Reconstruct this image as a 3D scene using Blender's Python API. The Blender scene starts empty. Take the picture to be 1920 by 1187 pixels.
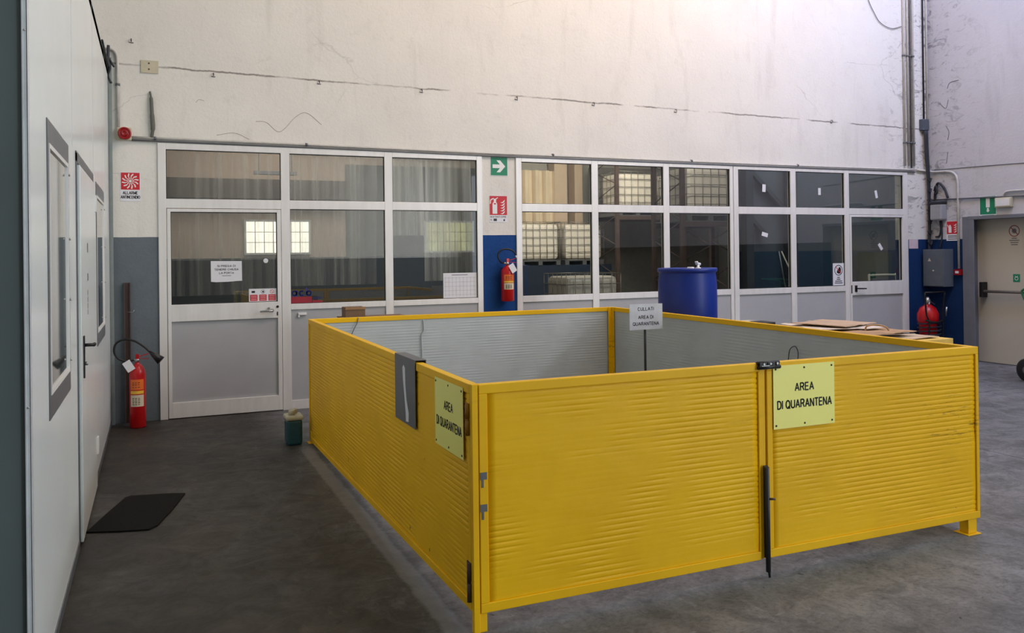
import bpy, bmesh, math, random
from mathutils import Vector, Matrix, noise
random.seed(7)
sc = bpy.context.scene
COL = sc.collection

# ------------------------------------------------------------------ camera
cd = bpy.data.cameras.new('camera'); cam = bpy.data.objects.new('camera', cd); COL.objects.link(cam)
FPX, CY = 1574.7, 473.0
cd.sensor_fit = 'HORIZONTAL'; cd.sensor_width = 36.0
cd.lens = FPX/1920*36.0
cd.shift_x = 0.0; cd.shift_y = -(1187/2-CY)/1920
yaw, pit, roll = math.radians(23.084), math.radians(0.196), math.radians(-0.6985)
F = Vector((math.sin(yaw)*math.cos(pit), math.cos(yaw)*math.cos(pit), math.sin(pit)))
R = Vector((math.cos(yaw), -math.sin(yaw), 0)); U = R.cross(F)
R2 = R*math.cos(roll)+U*math.sin(roll); U2 = -R*math.sin(roll)+U*math.cos(roll)
M = Matrix((R2, U2, -F)).transposed().to_4x4(); M.translation = Vector((0, 0, 1.65))
cam.matrix_world = M
cd.clip_start = 0.05; cd.clip_end = 200
sc.camera = cam

# ------------------------------------------------------------------ view, world, lights
sc.view_settings.view_transform = 'Standard'; sc.view_settings.look = 'None'
sc.view_settings.gamma = 1.0; sc.view_settings.use_curve_mapping = False
sc.view_settings.exposure = -0.16
try:
    sc.cycles.use_denoising = True; sc.cycles.denoiser = 'OPENIMAGEDENOISE'
except Exception: pass
sc.cycles.max_bounces = 10; sc.cycles.diffuse_bounces = 5; sc.cycles.transparent_max_bounces = 16
sc.cycles.sample_clamp_indirect = 6

w = bpy.data.worlds.new('world'); sc.world = w; w.use_nodes = True
w.node_tree.nodes['Background'].inputs[0].default_value = (0.80, 0.87, 1.0, 1)
w.node_tree.nodes['Background'].inputs[1].default_value = 1.2

def area(name, loc, target, sx, sy, power, color, spread=180):
    l = bpy.data.lights.new(name, 'AREA'); l.shape = 'RECTANGLE'; l.size = sx; l.size_y = sy
    l.energy = power; l.color = color; l.spread = math.radians(spread)
    o = bpy.data.objects.new(name, l); COL.objects.link(o); o.location = loc
    o.rotation_euler = (Vector(target)-Vector(loc)).to_track_quat('-Z', 'Y').to_euler()
    return o
# daylight through the big loading door of the right-hand wall, behind the photographer
area('loading_door_daylight', (10.95, -8.3, 2.35), (0.0, -8.3, 2.35), 3.7, 4.5, 950, (0.88, 0.94, 1.0))
# high window band in the right-hand wall
area('high_window_daylight', (10.95, -1.4, 6.2), (0.0, -1.4, 6.2), 9.2, 1.1, 560, (0.92, 0.95, 1.0))
# roof skylights
area('skylight_daylight_warm', (6.2, 5.4, 8.4), (5.6, 9.3, 5.6), 6.0, 1.6, 560, (1.0, 0.72, 0.53))
area('skylight_daylight_cool', (9.4, 5.6, 8.4), (11.3, 7.2, 5.0), 2.2, 1.6, 400, (0.36, 0.50, 1.0))
area('skylight_daylight_left', (0.8, 2.0, 8.4), (-0.4, 6.0, 2.6), 3.0, 2.0, 60, (0.88, 1.0, 0.98))
# unseen fill lamps added to brighten the rooms behind the glazing
area('office_fill', (2.2, 12.4, 3.5), (2.4, 13.9, 2.0), 3.4, 1.0, 60, (1.0, 0.86, 0.76))
area('office_front_fill', (2.2, 10.6, 3.5), (2.2, 9.9, 1.5), 3.6, 0.6, 55, (1.0, 0.93, 0.86))
area('storage_fill', (9.4, 16.8, 5.3), (10.0, 20.2, 2.8), 3.0, 2.0, 520, (1.0, 0.88, 0.76))
area('storage_front_fill', (8.6, 12.2, 5.3), (10.4, 15.0, 2.6), 1.6, 1.2, 170, (1.0, 0.90, 0.80))
area('storeroom_fill', (11.4, 10.6, 5.2), (11.8, 12.4, 1.6), 3.0, 1.0, 95, (0.78, 0.88, 1.0))

# ------------------------------------------------------------------ materials
def lin(c):
    return tuple((x/12.92 if x <= 0.04045 else ((x+0.055)/1.055)**2.4) for x in [v/255 for v in c])
class NT:
    def __init__(s, name):
        s.m = bpy.data.materials.new(name); s.m.use_nodes = True
        s.t = s.m.node_tree; s.n = s.t.nodes; s.l = s.t.links
        s.b = s.n['Principled BSDF']; s.out = s.n['Material Output']
    def new(s, t, **k):
        n = s.n.new(t)
        for a, v in k.items(): setattr(n, a, v)
        return n
    def link(s, a, b): s.l.new(a, b)
    def pos(s, scale=(1, 1, 1)):
        g = s.new('ShaderNodeNewGeometry'); m = s.new('ShaderNodeMapping')
        m.inputs['Scale'].default_value = scale; s.link(g.outputs['Position'], m.inputs['Vector']); return m.outputs[0]
    def noise(s, vec, scale, detail=4, rough=0.55, dist=0):
        n = s.new('ShaderNodeTexNoise'); n.inputs['Scale'].default_value = scale; n.inputs['Detail'].default_value = detail
        n.inputs['Roughness'].default_value = rough; n.inputs['Distortion'].default_value = dist
        s.link(vec, n.inputs['Vector']); return n.outputs['Fac']
    def ramp(s, fac, stops):
        r = s.new('ShaderNodeValToRGB'); e = r.color_ramp.elements
        e[0].position, e[0].color = stops[0][0], (*stops[0][1], 1)
        e[1].position, e[1].color = stops[1][0], (*stops[1][1], 1)
        for p, c in stops[2:]:
            x = e.new(p); x.color = (*c, 1)
        s.link(fac, r.inputs[0]); return r.outputs[0]
    def math(s, op, a, b=None, clamp=False):
        m = s.new('ShaderNodeMath', operation=op); m.use_clamp = clamp
        for i, x in enumerate((a, b)):
            if x is None: continue
            if isinstance(x, (int, float)): m.inputs[i].default_value = x
            else: s.link(x, m.inputs[i])
        return m.outputs[0]
    def mix(s, fac, a, b):
        m = s.new('ShaderNodeMix', data_type='RGBA')
        if isinstance(fac, (int, float)): m.inputs[0].default_value = fac
        else: s.link(fac, m.inputs[0])
        for i, x in ((6, a), (7, b)):
            if isinstance(x, tuple): m.inputs[i].default_value = (*x[:3], 1)
            else: s.link(x, m.inputs[i])
        return m.outputs[2]
    def bump(s, h, strength=0.3, dist=0.01):
        b = s.new('ShaderNodeBump'); b.inputs['Strength'].default_value = strength; b.inputs['Distance'].default_value = dist
        s.link(h, b.inputs['Height']); s.link(b.outputs[0], s.b.inputs['Normal'])
    def sep(s):
        g = s.new('ShaderNodeNewGeometry'); x = s.new('ShaderNodeSeparateXYZ'); s.link(g.outputs['Position'], x.inputs[0]); return x.outputs

_mc = {}
def mat(name, rgb, rough=0.5, metal=0.0, var=0.12, vs=9.0, bump=0.0, spec=0.5):
    """plain painted or plastic surface with a little procedural unevenness"""
    if name in _mc: return _mc[name]
    t = NT(name); c = lin(rgb)
    n = t.noise(t.pos(), vs, 5, 0.6)
    t.link(t.ramp(n, [(0.25, tuple(max(0, x*(1-var)) for x in c)), (0.75, tuple(min(1, x*(1+var)) for x in c))]), t.b.inputs['Base Color'])
    t.b.inputs['Roughness'].default_value = rough; t.b.inputs['Metallic'].default_value = metal
    t.b.inputs['Specular IOR Level'].default_value = spec
    if bump: t.bump(t.noise(t.pos(), vs*6, 4), bump, 0.002)
    _mc[name] = t.m; return t.m

def make_wall(name, base, dirt, dado=None, corner=False):
    t = NT(name); X, Y, Z = t.sep()
    p = t.pos()
    n1 = t.noise(p, 0.9, 6, 0.65); n2 = t.noise(p, 7, 6, 0.7); n3 = t.noise(t.pos((3, 3, 0.5)), 1.6, 5, 0.6, 0.4)
    c = t.ramp(n1, [(0.3, tuple(x*0.90 for x in lin(base))), (0.7, lin(base))])
    c = t.mix(t.math('MULTIPLY', vr(t, n2, 0.56, 0.78), 0.16), c, lin(dirt))
    c = t.mix(t.math('MULTIPLY', vr(t, n3, 0.55, 0.85), 0.30), c, lin(dirt))
    if name == 'wall_back_plaster':
        # the old chase that runs along the wall above the glazing, patchy and broken
        line = t.math('SUBTRACT', Z, t.math('ADD', 3.632, t.math('MULTIPLY', X, -0.0121)))
        wob = t.math('MULTIPLY', t.math('SUBTRACT', t.noise(p, 3.0, 5, 0.7), 0.5), 0.06)
        d = t.math('ABSOLUTE', t.math('ADD', line, wob))
        brk = vr(t, t.noise(t.pos((1, 1, 0.1)), 2.6, 3), 0.38, 0.55)
        k = t.math('MULTIPLY', vr(t, d, 0.013, 0.004), brk)
        c = t.mix(t.math('MULTIPLY', k, 0.75), c, lin((88, 82, 74)))
        # hairline cracks
        vz = t.new('ShaderNodeTexVoronoi', feature='DISTANCE_TO_EDGE'); vz.inputs['Scale'].default_value = 0.8
        dis = t.new('ShaderNodeMixRGB'); dis.blend_type = 'ADD'; dis.inputs[0].default_value = 0.35
        nn = t.new('ShaderNodeTexNoise'); nn.inputs['Scale'].default_value = 2.2; nn.inputs['Detail'].default_value = 6
        g = t.pos((0.6, 1, 1.3)); t.link(g, nn.inputs['Vector']); t.link(g, dis.inputs[1]); t.link(nn.outputs['Color'], dis.inputs[2]); t.link(dis.outputs[0], vz.inputs['Vector'])
        ck = t.math('MULTIPLY', vr(t, vz.outputs['Distance'], 0.006, 0.001), vr(t, t.noise(p, 0.8, 3), 0.58, 0.66))
        c = t.mix(t.math('MULTIPLY', ck, 0.22), c, lin((110, 104, 95)))
    if corner:
        # soot and handling marks beside the corner pipes
        if name == 'wall_back_plaster': dd = vr(t, X, 9.9, 10.9)
        else: dd = vr(t, Y, 8.3, 9.5)
        sm = t.noise(t.pos((1.5, 1.5, 3)), 2.8, 8, 0.75, 1.2)
        k = t.math('MULTIPLY', vr(t, sm, 0.535, 0.61), dd)
        c = t.mix(t.math('MULTIPLY', k, 0.7), c, lin((70, 72, 82)))
    if dado:
        edge = t.math('MULTIPLY', t.math('SUBTRACT', t.noise(p, 6, 3), 0.5), 0.008)
        for (x0, x1, z, col) in dado:
            AX = Y if name == 'wall_right_plaster' else X
            k = t.math('LESS_THAN', t.math('ADD', Z, edge), z)
            k = t.math('MULTIPLY', k, t.math('GREATER_THAN', AX, x0)); k = t.math('MULTIPLY', k, t.math('LESS_THAN', AX, x1))
            cc = t.ramp(n2, [(0.3, tuple(v*0.88 for v in lin(col))), (0.7, lin(col))])
            cc = t.mix(t.math('MULTIPLY', vr(t, n3, 0.6, 0.85), 0.3), cc, tuple(v*0.5 for v in lin(col)))
            c = t.mix(k, c, cc)
    t.link(c, t.b.inputs['Base Color']); t.b.inputs['Roughness'].default_value = 0.75
    t.b.inputs['Specular IOR Level'].default_value = 0.25
    h = t.math('ADD', t.math('MULTIPLY', n1, 0.6), t.math('MULTIPLY', t.noise(p, 30, 5, 0.7), 0.25))
    t.bump(h, 0.5, 0.03)
    return t.m
def vr(t, v, a, b):
    m = t.new('ShaderNodeMapRange'); m.clamp = True
    m.inputs[1].default_value = a; m.inputs[2].default_value = b; m.inputs[3].default_value = 0; m.inputs[4].default_value = 1
    t.link(v, m.inputs[0]); return m.outputs[0]

GREY_DADO = (104, 114, 120); BLUE = (18, 68, 132)
M_WALLB = make_wall('wall_back_plaster', (229, 228, 220), (152, 148, 138), [(-1, 1, 1.879, GREY_DADO), (2, 5, 1.893, BLUE), (10, 12, 1.814, (12, 50, 98))], True)
M_WALLR = make_wall('wall_right_plaster', (200, 201, 205), (128, 128, 134), [(7.3, 20, 1.808, (10, 46, 90)), (-20, 7.3, 1.808, (62, 66, 70))], True)
M_WALLF = make_wall('wall_far_plaster', (190, 186, 180), (130, 125, 118), [(-20, 20, 1.6, (60, 64, 68))])
M_OFFICE = make_wall('office_wall_paint', (210, 192, 176), (170, 154, 140), [(-5, 20, 1.655, (78, 82, 86))])
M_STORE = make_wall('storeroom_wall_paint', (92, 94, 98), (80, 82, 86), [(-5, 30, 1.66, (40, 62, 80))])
M_STORAGE = make_wall('storage_wall_paint', (168, 164, 156), (110, 106, 100))

def floor_mat():
    t = NT('worn_concrete'); X, Y, Z = t.sep(); p = t.pos()
    n1 = t.noise(p, 0.55, 7, 0.62, 0.4); n2 = t.noise(p, 4.5, 8, 0.72, 0.8); n3 = t.noise(t.pos((1.0, 0.35, 1)), 7, 8, 0.75, 0.5)
    n4 = t.noise(p, 38, 5, 0.75)
    c = t.ramp(n1, [(0.30, lin((96, 98, 101))), (0.52, lin((124, 126, 129))), (0.72, lin((148, 150, 154)))])
    # dirt left of the pen, with the pen's shade darkened into the colour
    n1b = t.noise(p, 1.5, 8, 0.7, 0.3)
    dirt_shade = t.math('MULTIPLY', vr(t, X, 1.45, 0.9), vr(t, t.noise(p, 0.9, 5, 0.7), 0.0, 0.45))
    c = t.mix(t.math('MULTIPLY', dirt_shade, 0.95), c, t.ramp(n1b, [(0.32, lin((30, 29, 27))), (0.50, lin((46, 42, 34))), (0.68, lin((68, 61, 47)))]))
    c = t.mix(t.math('MULTIPLY', vr(t, n2, 0.42, 0.70), 0.62), c, lin((40, 39, 37)))
    c = t.mix(t.math('MULTIPLY', t.math('MULTIPLY', vr(t, n3, 0.56, 0.70), vr(t, X, 0.2, 1.9)), 0.45), c, lin((160, 162, 166)))
    c = t.mix(t.math('MULTIPLY', vr(t, n4, 0.45, 0.70), 0.5), c, lin((34, 33, 31)))
    n5 = t.noise(t.pos((0.5, 2.2, 1)), 9, 8, 0.8, 0.2)
    c = t.mix(t.math('MULTIPLY', t.math('MULTIPLY', vr(t, n5, 0.60, 0.68), vr(t, X, 0.0, 2.0)), 0.5), c, lin((178, 180, 184)))
    # dark specks
    sp = vr(t, t.noise(p, 14, 3, 0.5), 0.70, 0.72)
    c = t.mix(t.math('MULTIPLY', sp, 0.7), c, lin((22, 21, 20)))
    # tyre arcs and scratches
    wv = t.new('ShaderNodeTexWave', wave_type='RINGS'); wv.inputs['Scale'].default_value = 0.35; wv.inputs['Distortion'].default_value = 5; wv.inputs['Detail'].default_value = 4
    t.link(t.pos((1, 0.5, 1)), wv.inputs['Vector'])
    c = t.mix(t.math('MULTIPLY', vr(t, wv.outputs['Fac'], 0.90, 1.0), 0.25), c, lin((52, 51, 50)))
    # saw-cut joints
    wob = t.math('MULTIPLY', t.math('SUBTRACT', t.noise(p, 2.0, 3), 0.5), 0.012)
    for ax, vals in ((Y, (6.81, 1.6, -3.6)), (X, (6.27,))):
        for v in vals:
            d = t.math('ABSOLUTE', t.math('ADD', t.math('SUBTRACT', ax, v), wob))
            c = t.mix(t.math('MULTIPLY', vr(t, d, 0.010, 0.004), 0.85), c, lin((30, 29, 28)))
    # paler grey strip with a ragged edge along the floor beside the pen
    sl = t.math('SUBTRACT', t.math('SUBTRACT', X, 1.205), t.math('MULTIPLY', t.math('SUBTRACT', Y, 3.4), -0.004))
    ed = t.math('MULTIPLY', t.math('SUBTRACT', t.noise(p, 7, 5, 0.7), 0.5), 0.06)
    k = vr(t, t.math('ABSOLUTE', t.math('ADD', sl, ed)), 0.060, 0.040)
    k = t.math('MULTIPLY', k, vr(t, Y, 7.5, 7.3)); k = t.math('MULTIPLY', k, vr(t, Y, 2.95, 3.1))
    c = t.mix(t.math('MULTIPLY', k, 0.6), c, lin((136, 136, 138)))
    t.link(c, t.b.inputs['Base Color'])
    t.link(t.ramp(n2, [(0.3, (0.42,)*3), (0.7, (0.66,)*3)]), t.b.inputs['Roughness'])
    t.b.inputs['Specular IOR Level'].default_value = 0.32
    t.bump(t.math('ADD', n2, t.math('MULTIPLY', n3, 0.5)), 0.25, 0.01)
    return t.m
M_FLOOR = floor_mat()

def yellow_mat(name='yellow_paint', base=(250, 197, 4)):
    t = NT(name); X, Y, Z = t.sep(); p = t.pos()
    n1 = t.noise(p, 1.6, 5, 0.6); n2 = t.noise(t.pos((1, 1, 6)), 3.0, 6, 0.7, 0.5)
    b = lin(base)
    c = t.ramp(n1, [(0.3, (b[0]*0.88, b[1]*0.84, b[2])), (0.7, b)])
    c = t.mix(t.math('MULTIPLY', vr(t, n2, 0.6, 0.8), 0.3), c, lin((168, 124, 20)))
    # scuffs near the right-hand corner of the front and a few chips
    sc_ = t.noise(t.pos((1.3, 1.3, 14)), 5.0, 6, 0.75, 0.6)
    reg = t.math('MULTIPLY', vr(t, X, 3.9, 4.2), t.math('MULTIPLY', vr(t, Z, 0.5, 0.6), vr(t, Z, 0.85, 0.78)))
    c = t.mix(t.math('MULTIPLY', t.math('MULTIPLY', vr(t, sc_, 0.56, 0.63), reg), 0.75), c, lin((70, 52, 20)))
    chip = vr(t, t.noise(p, 16, 3, 0.5), 0.745, 0.77)
    c = t.mix(t.math('MULTIPLY', chip, 0.8), c, lin((96, 60, 24)))
    t.link(c, t.b.inputs['Base Color']); t.b.inputs['Roughness'].default_value = 0.5; t.b.inputs['Specular IOR Level'].default_value = 0.3
    t.bump(t.noise(p, 40, 4, 0.6), 0.12, 0.003)
    return t.m
M_YEL = yellow_mat()
M_INNER = mat('inner_grey_white_sheet', (188, 194, 192), 0.45, var=0.07, vs=3)
def alu_mat():
    t = NT('aluminium_frame'); n = t.noise(t.pos((1, 1, 0.15)), 14, 4); c = lin((234, 234, 230))
    t.link(t.ramp(n, [(0.3, tuple(x*0.9 for x in c)), (0.7, c)]), t.b.inputs['Base Color'])
    t.b.inputs['Metallic'].default_value = 0.15; t.b.inputs['Roughness'].default_value = 0.38; return t.m
M_ALU = alu_mat()
M_KICK = mat('kick_panel', (172, 174, 176), 0.5, var=0.06, vs=2.5)
M_BOOTH = mat('booth_sandwich_panel', (226, 234, 232), 0.22, var=0.03, vs=2)
M_BOOTHEND = mat('booth_end_grey_panel', (96, 108, 108), 0.38, var=0.10, vs=1.2)
M_FLASH = mat('booth_corner_flashing', (214, 220, 222), 0.3, 0.3)
M_TRIMG = mat('booth_window_grey_trim', (100, 104, 108), 0.38, 0.3)
M_WHITE = mat('white_paint', (228, 230, 228), 0.4, var=0.04)
M_PAPER = mat('white_paper', (222, 224, 228), 0.7, var=0.03)
M_BLACK = mat('black_rubber', (18, 18, 20), 0.5, var=0.2)
M_INK = mat('black_print', (14, 14, 18), 0.6, var=0.0)
M_RED = mat('extinguisher_red', (188, 14, 22), 0.28, var=0.08, vs=5)
M_REDP = mat('red_print', (196, 32, 44), 0.5, var=0.04)
M_DKRED = mat('siren_red', (150, 12, 20), 0.25, var=0.05)
M_GREENP = mat('green_print', (18, 130, 92), 0.5, var=0.04)
M_BLUEP = mat('blue_print', (34, 50, 150), 0.5, var=0.04)
M_CHROME = mat('satin_steel', (170, 170, 168), 0.3, 0.85)
M_DSTEEL = mat('dark_steel', (52, 54, 58), 0.45, 0.4)
M_GSTEEL = mat('grey_steel_sheet', (106, 108, 112), 0.42, 0.3)
M_CONDUIT = mat('grey_conduit', (196, 194, 188), 0.5, var=0.15, vs=12)
M_CABLE = mat('dark_cable', (38, 42, 50), 0.6)
M_DRUM = mat('blue_drum_plastic', (6, 44, 138), 0.42, var=0.05, vs=2)
M_CARD = mat('cardboard', (176, 140, 104), 0.8, var=0.12, vs=12)
M_CARDD = mat('brown_cardboard', (120, 96, 74), 0.8, var=0.12, vs=12)
M_YSIGN = mat('pale_yellow_plate', (254, 248, 134), 0.4, var=0.04, vs=2)
M_MAT = mat('black_floor_mat', (20, 20, 20), 0.9, var=0.4, vs=60, bump=0.6, spec=0.15)
M_BROWN = mat('brown_steel', (78, 62, 56), 0.6, var=0.25)
M_WOOD = mat('pallet_wood', (196, 160, 108), 0.75, var=0.15, vs=14)
M_LABO = mat('orange_label', (226, 110, 40), 0.4)
M_LABY = mat('yellow_label', (232, 186, 60), 0.4)
M_GREEN = mat('green_powder_coat', (30, 110, 76), 0.4)
M_TEAL = mat('teal_plastic', (34, 78, 88), 0.4, var=0.15, vs=12)
M_CREAM = mat('cream_plastic', (196, 190, 164), 0.5)
M_DOORR = mat('fire_door_cream', (188, 183, 168), 0.5, var=0.05, vs=1.5)
M_JAMB = mat('steel_jamb_grey', (110, 114, 122), 0.5, var=0.1, vs=4)
M_CABINET = mat('grey_cabinet_paint', (92, 100, 108), 0.45)
M_BOTTLE = mat('tote_bottle_plastic', (226, 218, 204), 0.45, var=0.06, vs=3)
M_GALV = mat('galvanised_tube', (140, 136, 128), 0.4, 0.5)
M_CORR = mat('cream_corrugated_sheet', (214, 196, 168), 0.5, var=0.10, vs=2)
M_NAVY = mat('navy_paint', (26, 42, 62), 0.6, var=0.15, vs=3)
M_PINK = mat('peach_panel', (206, 184, 160), 0.7, var=0.06)
M_ROOMFLOOR = mat('room_floor', (90, 90, 88), 0.6, var=0.1)
M_CEIL = mat('ceiling_sheet', (196, 196, 192), 0.7, var=0.05)

def glass_mat(name, tint, rough=0.0, refl=0.09):
    t = NT(name); t.n.remove(t.b)
    tr = t.new('ShaderNodeBsdfTransparent'); tr.inputs[0].default_value = (*tint, 1)
    gl = t.new('ShaderNodeBsdfGlossy'); gl.inputs[0].default_value = (1, 1, 1, 1); gl.inputs['Roughness'].default_value = rough
    fr = t.new('ShaderNodeFresnel'); gm = t.new('ShaderNodeNewGeometry')
    t.link(t.math('SUBTRACT', 1.5, t.math('MULTIPLY', gm.outputs['Backfacing'], 0.8333)), fr.inputs[0])
    mx = t.new('ShaderNodeMixShader')
    f = t.math('ADD', t.math('MULTIPLY', fr.outputs[0], 1.2), refl-0.05, True)
    t.link(f, mx.inputs[0]); t.link(tr.outputs[0], mx.inputs[1]); t.link(gl.outputs[0], mx.inputs[2])
    t.link(mx.outputs[0], t.out.inputs[0]); return t.m
M_GLASS = glass_mat('window_glass', (0.80, 0.83, 0.82))
M_GLASSB = glass_mat('booth_window_glass', (0.85, 0.87, 0.87), 0.03)
def sheer_mat(name='sheer_curtain', lo=0.05, hi=0.42):
    t = NT(name); t.n.remove(t.b)
    tr = t.new('ShaderNodeBsdfTransparent'); tr.inputs[0].default_value = (1, 1, 1, 1)
    df = t.new('ShaderNodeBsdfDiffuse'); tl = t.new('ShaderNodeBsdfTranslucent')
    for b in (df, tl): b.inputs[0].default_value = (*lin((236, 232, 224)), 1)
    m1 = t.new('ShaderNodeMixShader'); m1.inputs[0].default_value = 0.5
    t.link(df.outputs[0], m1.inputs[1]); t.link(tl.outputs[0], m1.inputs[2])
    n = t.noise(t.pos((1, 0.2, 0.02)), 13, 3, 0.6)
    m2 = t.new('ShaderNodeMixShader'); t.link(t.ramp(n, [(0.36, (lo,)*3), (0.68, (hi,)*3)]), m2.inputs[0])
    t.link(tr.outputs[0], m2.inputs[1]); t.link(m1.outputs[0], m2.inputs[2]); t.link(m2.outputs[0], t.out.inputs[0]); return t.m
M_SHEER = sheer_mat(); M_SHEER2 = sheer_mat('dense_curtain', 0.22, 0.72)
def emit_mat(name, rgb, s, var=0.0):
    t = NT(name); t.n.remove(t.b); e = t.new('ShaderNodeEmission'); e.inputs[1].default_value = s
    c = lin(rgb)
    t.link(t.ramp(t.noise(t.pos(), 2.3, 3), [(0.35, tuple(x*(1-var) for x in c)), (0.65, c)]), e.inputs[0])
    t.link(e.outputs[0], t.out.inputs[0]); return t.m

# ------------------------------------------------------------------ mesh helpers
class MB:
    def __init__(s): s.bm = bmesh.new(); s.sm = []
    def box(s, x0, x1, y0, y1, z0, z1):
        vs = [s.bm.verts.new((x, y, z)) for x in (x0, x1) for y in (y0, y1) for z in (z0, z1)]
        for f in ((0, 1, 3, 2), (4, 6, 7, 5), (0, 4, 5, 1), (2, 3, 7, 6), (0, 2, 6, 4), (1, 5, 7, 3)):
            s.bm.faces.new([vs[i] for i in f])
        return s
    def obox(s, c, ax, ay, az, sx, sy, sz):
        c = Vector(c); ax, ay, az = (Vector(a).normalized() for a in (ax, ay, az))
        vs = [s.bm.verts.new(c+ax*i*sx/2+ay*j*sy/2+az*k*sz/2) for i in (-1, 1) for j in (-1, 1) for k in (-1, 1)]
        for f in ((0, 1, 3, 2), (4, 6, 7, 5), (0, 4, 5, 1), (2, 3, 7, 6), (0, 2, 6, 4), (1, 5, 7, 3)):
            s.bm.faces.new([vs[i] for i in f])
        return s
    def prism(s, pts, o, ux, uy, n, h):
        o, ux, uy, n = Vector(o), Vector(ux), Vector(uy), Vector(n)
        a = [s.bm.verts.new(o+ux*p[0]+uy*p[1]) for p in pts]
        b = [s.bm.verts.new(o+ux*p[0]+uy*p[1]+n*h) for p in pts]
        s.bm.faces.new(a); s.bm.faces.new(b[::-1])
        for i in range(len(a)):
            j = (i+1) % len(a); s.bm.faces.new((a[i], b[i], b[j], a[j]))
        return s
    def tube(s, pts, r, seg=10, cap=True):
        pts = [Vector(p) for p in pts]; rs = r if isinstance(r, (list, tuple)) else [r]*len(pts)
        t0 = (pts[1]-pts[0]).normalized(); up = Vector((0, 0, 1)) if abs(t0.z) < 0.9 else Vector((0, 1, 0))
        nx = t0.cross(up).normalized(); rings = []
        for i, p in enumerate(pts):
            t = (pts[min(i+1, len(pts)-1)]-pts[max(i-1, 0)]).normalized()
            nx = (nx-t*nx.dot(t)).normalized(); ny = t.cross(nx)
            rings.append([s.bm.verts.new(p+(nx*math.cos(a)+ny*math.sin(a))*rs[i]) for a in [2*math.pi*k/seg for k in range(seg)]])
        for a, b in zip(rings, rings[1:]):
            for k in range(seg):
                f = s.bm.faces.new((a[k], a[(k+1) % seg], b[(k+1) % seg], b[k])); f.smooth = True
        if cap: s.bm.faces.new(rings[0][::-1]); s.bm.faces.new(rings[-1])
        return s
    def lathe(s, prof, o, axis=(0, 0, 1), seg=32):
        o = Vector(o); az = Vector(axis).normalized(); ax = az.orthogonal().normalized(); ay = az.cross(ax); rings = []
        for r, h in prof:
            rings.append([s.bm.verts.new(o+az*h+(ax*math.cos(a)+ay*math.sin(a))*max(r, 1e-4)) for a in [2*math.pi*k/seg for k in range(seg)]])
        for a, b in zip(rings, rings[1:]):
            for k in range(seg):
                f = s.bm.faces.new((a[k], a[(k+1) % seg], b[(k+1) % seg], b[k])); f.smooth = True
        s.bm.faces.new(rings[0][::-1]); s.bm.faces.new(rings[-1]); return s
    def build(s, name, m, parent=None, bevel=0.0, auto=True):
        bmesh.ops.recalc_face_normals(s.bm, faces=s.bm.faces)
        me = bpy.data.meshes.new(name); s.bm.to_mesh(me); s.bm.free()
        me.materials.append(m)
        o = bpy.data.objects.new(name, me); COL.objects.link(o)
        if parent:
            o.parent = parent
            o.matrix_parent_inverse = Matrix.Translation(-pw(parent))
        if bevel:
            b = o.modifiers.new('bevel', 'BEVEL'); b.width = bevel; b.segments = 2; b.limit_method = 'ANGLE'
        return o
def pw(o):
    v = Vector(o.location)
    while o.parent:
        v = v + o.matrix_parent_inverse.translation; o = o.parent; v = v + Vector(o.location)
    return v
def smooth(pts, n=6):
    """catmull-rom through the points"""
    p = [Vector(q) for q in pts]; p = [p[0]*2-p[1]]+p+[p[-1]*2-p[-2]]; out = []
    for i in range(1, len(p)-2):
        for k in range(n):
            t = k/n; a, b, c, d = p[i-1], p[i], p[i+1], p[i+2]
            out.append(0.5*((2*b)+(c-a)*t+(2*a-5*b+4*c-d)*t*t+(3*b-a-3*c+d)*t**3))
    out.append(p[-2]); return out
def tag(o, label=None, cat=None, group=None, kind=None):
    if label: o['label'] = label
    if cat: o['category'] = cat
    if group: o['group'] = group
    if kind: o['kind'] = kind
    return o
def thing(name, loc, label, cat, group=None):
    o = bpy.data.objects.new(name, None); COL.objects.link(o); o.location = loc; o.empty_display_size = 0.1
    return tag(o, label, cat, group)
def struct(mb, name, m, parent=None, **k):
    o = mb.build(name, m, parent, **k); o['kind'] = 'structure'; return o
def circ(cx, cy, r, n=24, a0=0, a1=2*math.pi):
    return [(cx+r*math.cos(a0+(a1-a0)*k/n), cy+r*math.sin(a0+(a1-a0)*k/n)) for k in range(n)]
def rect(x0, y0, x1, y1): return [(x0, y0), (x1, y0), (x1, y1), (x0, y1)]
def ringp(mb, cx, cy, r, wd, o, ux, uy, n, h, seg=28):
    for k in range(seg):
        a, b = 2*math.pi*k/seg, 2*math.pi*(k+1)/seg
        mb.prism([(cx+r*math.cos(a), cy+r*math.sin(a)), (cx+(r+wd)*math.cos(a), cy+(r+wd)*math.sin(a)), (cx+(r+wd)*math.cos(b), cy+(r+wd)*math.sin(b)), (cx+r*math.cos(b), cy+r*math.sin(b))], o, ux, uy, n, h)
def barp(mb, x0, y0, x1, y1, wd, o, ux, uy, n, h):
    d = Vector((x1-x0, y1-y0)); q = Vector((-d.y, d.x)).normalized()*wd/2
    mb.prism([(x0-q.x, y0-q.y), (x1-q.x, y1-q.y), (x1+q.x, y1+q.y), (x0+q.x, y0+q.y)], o, ux, uy, n, h)

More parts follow.
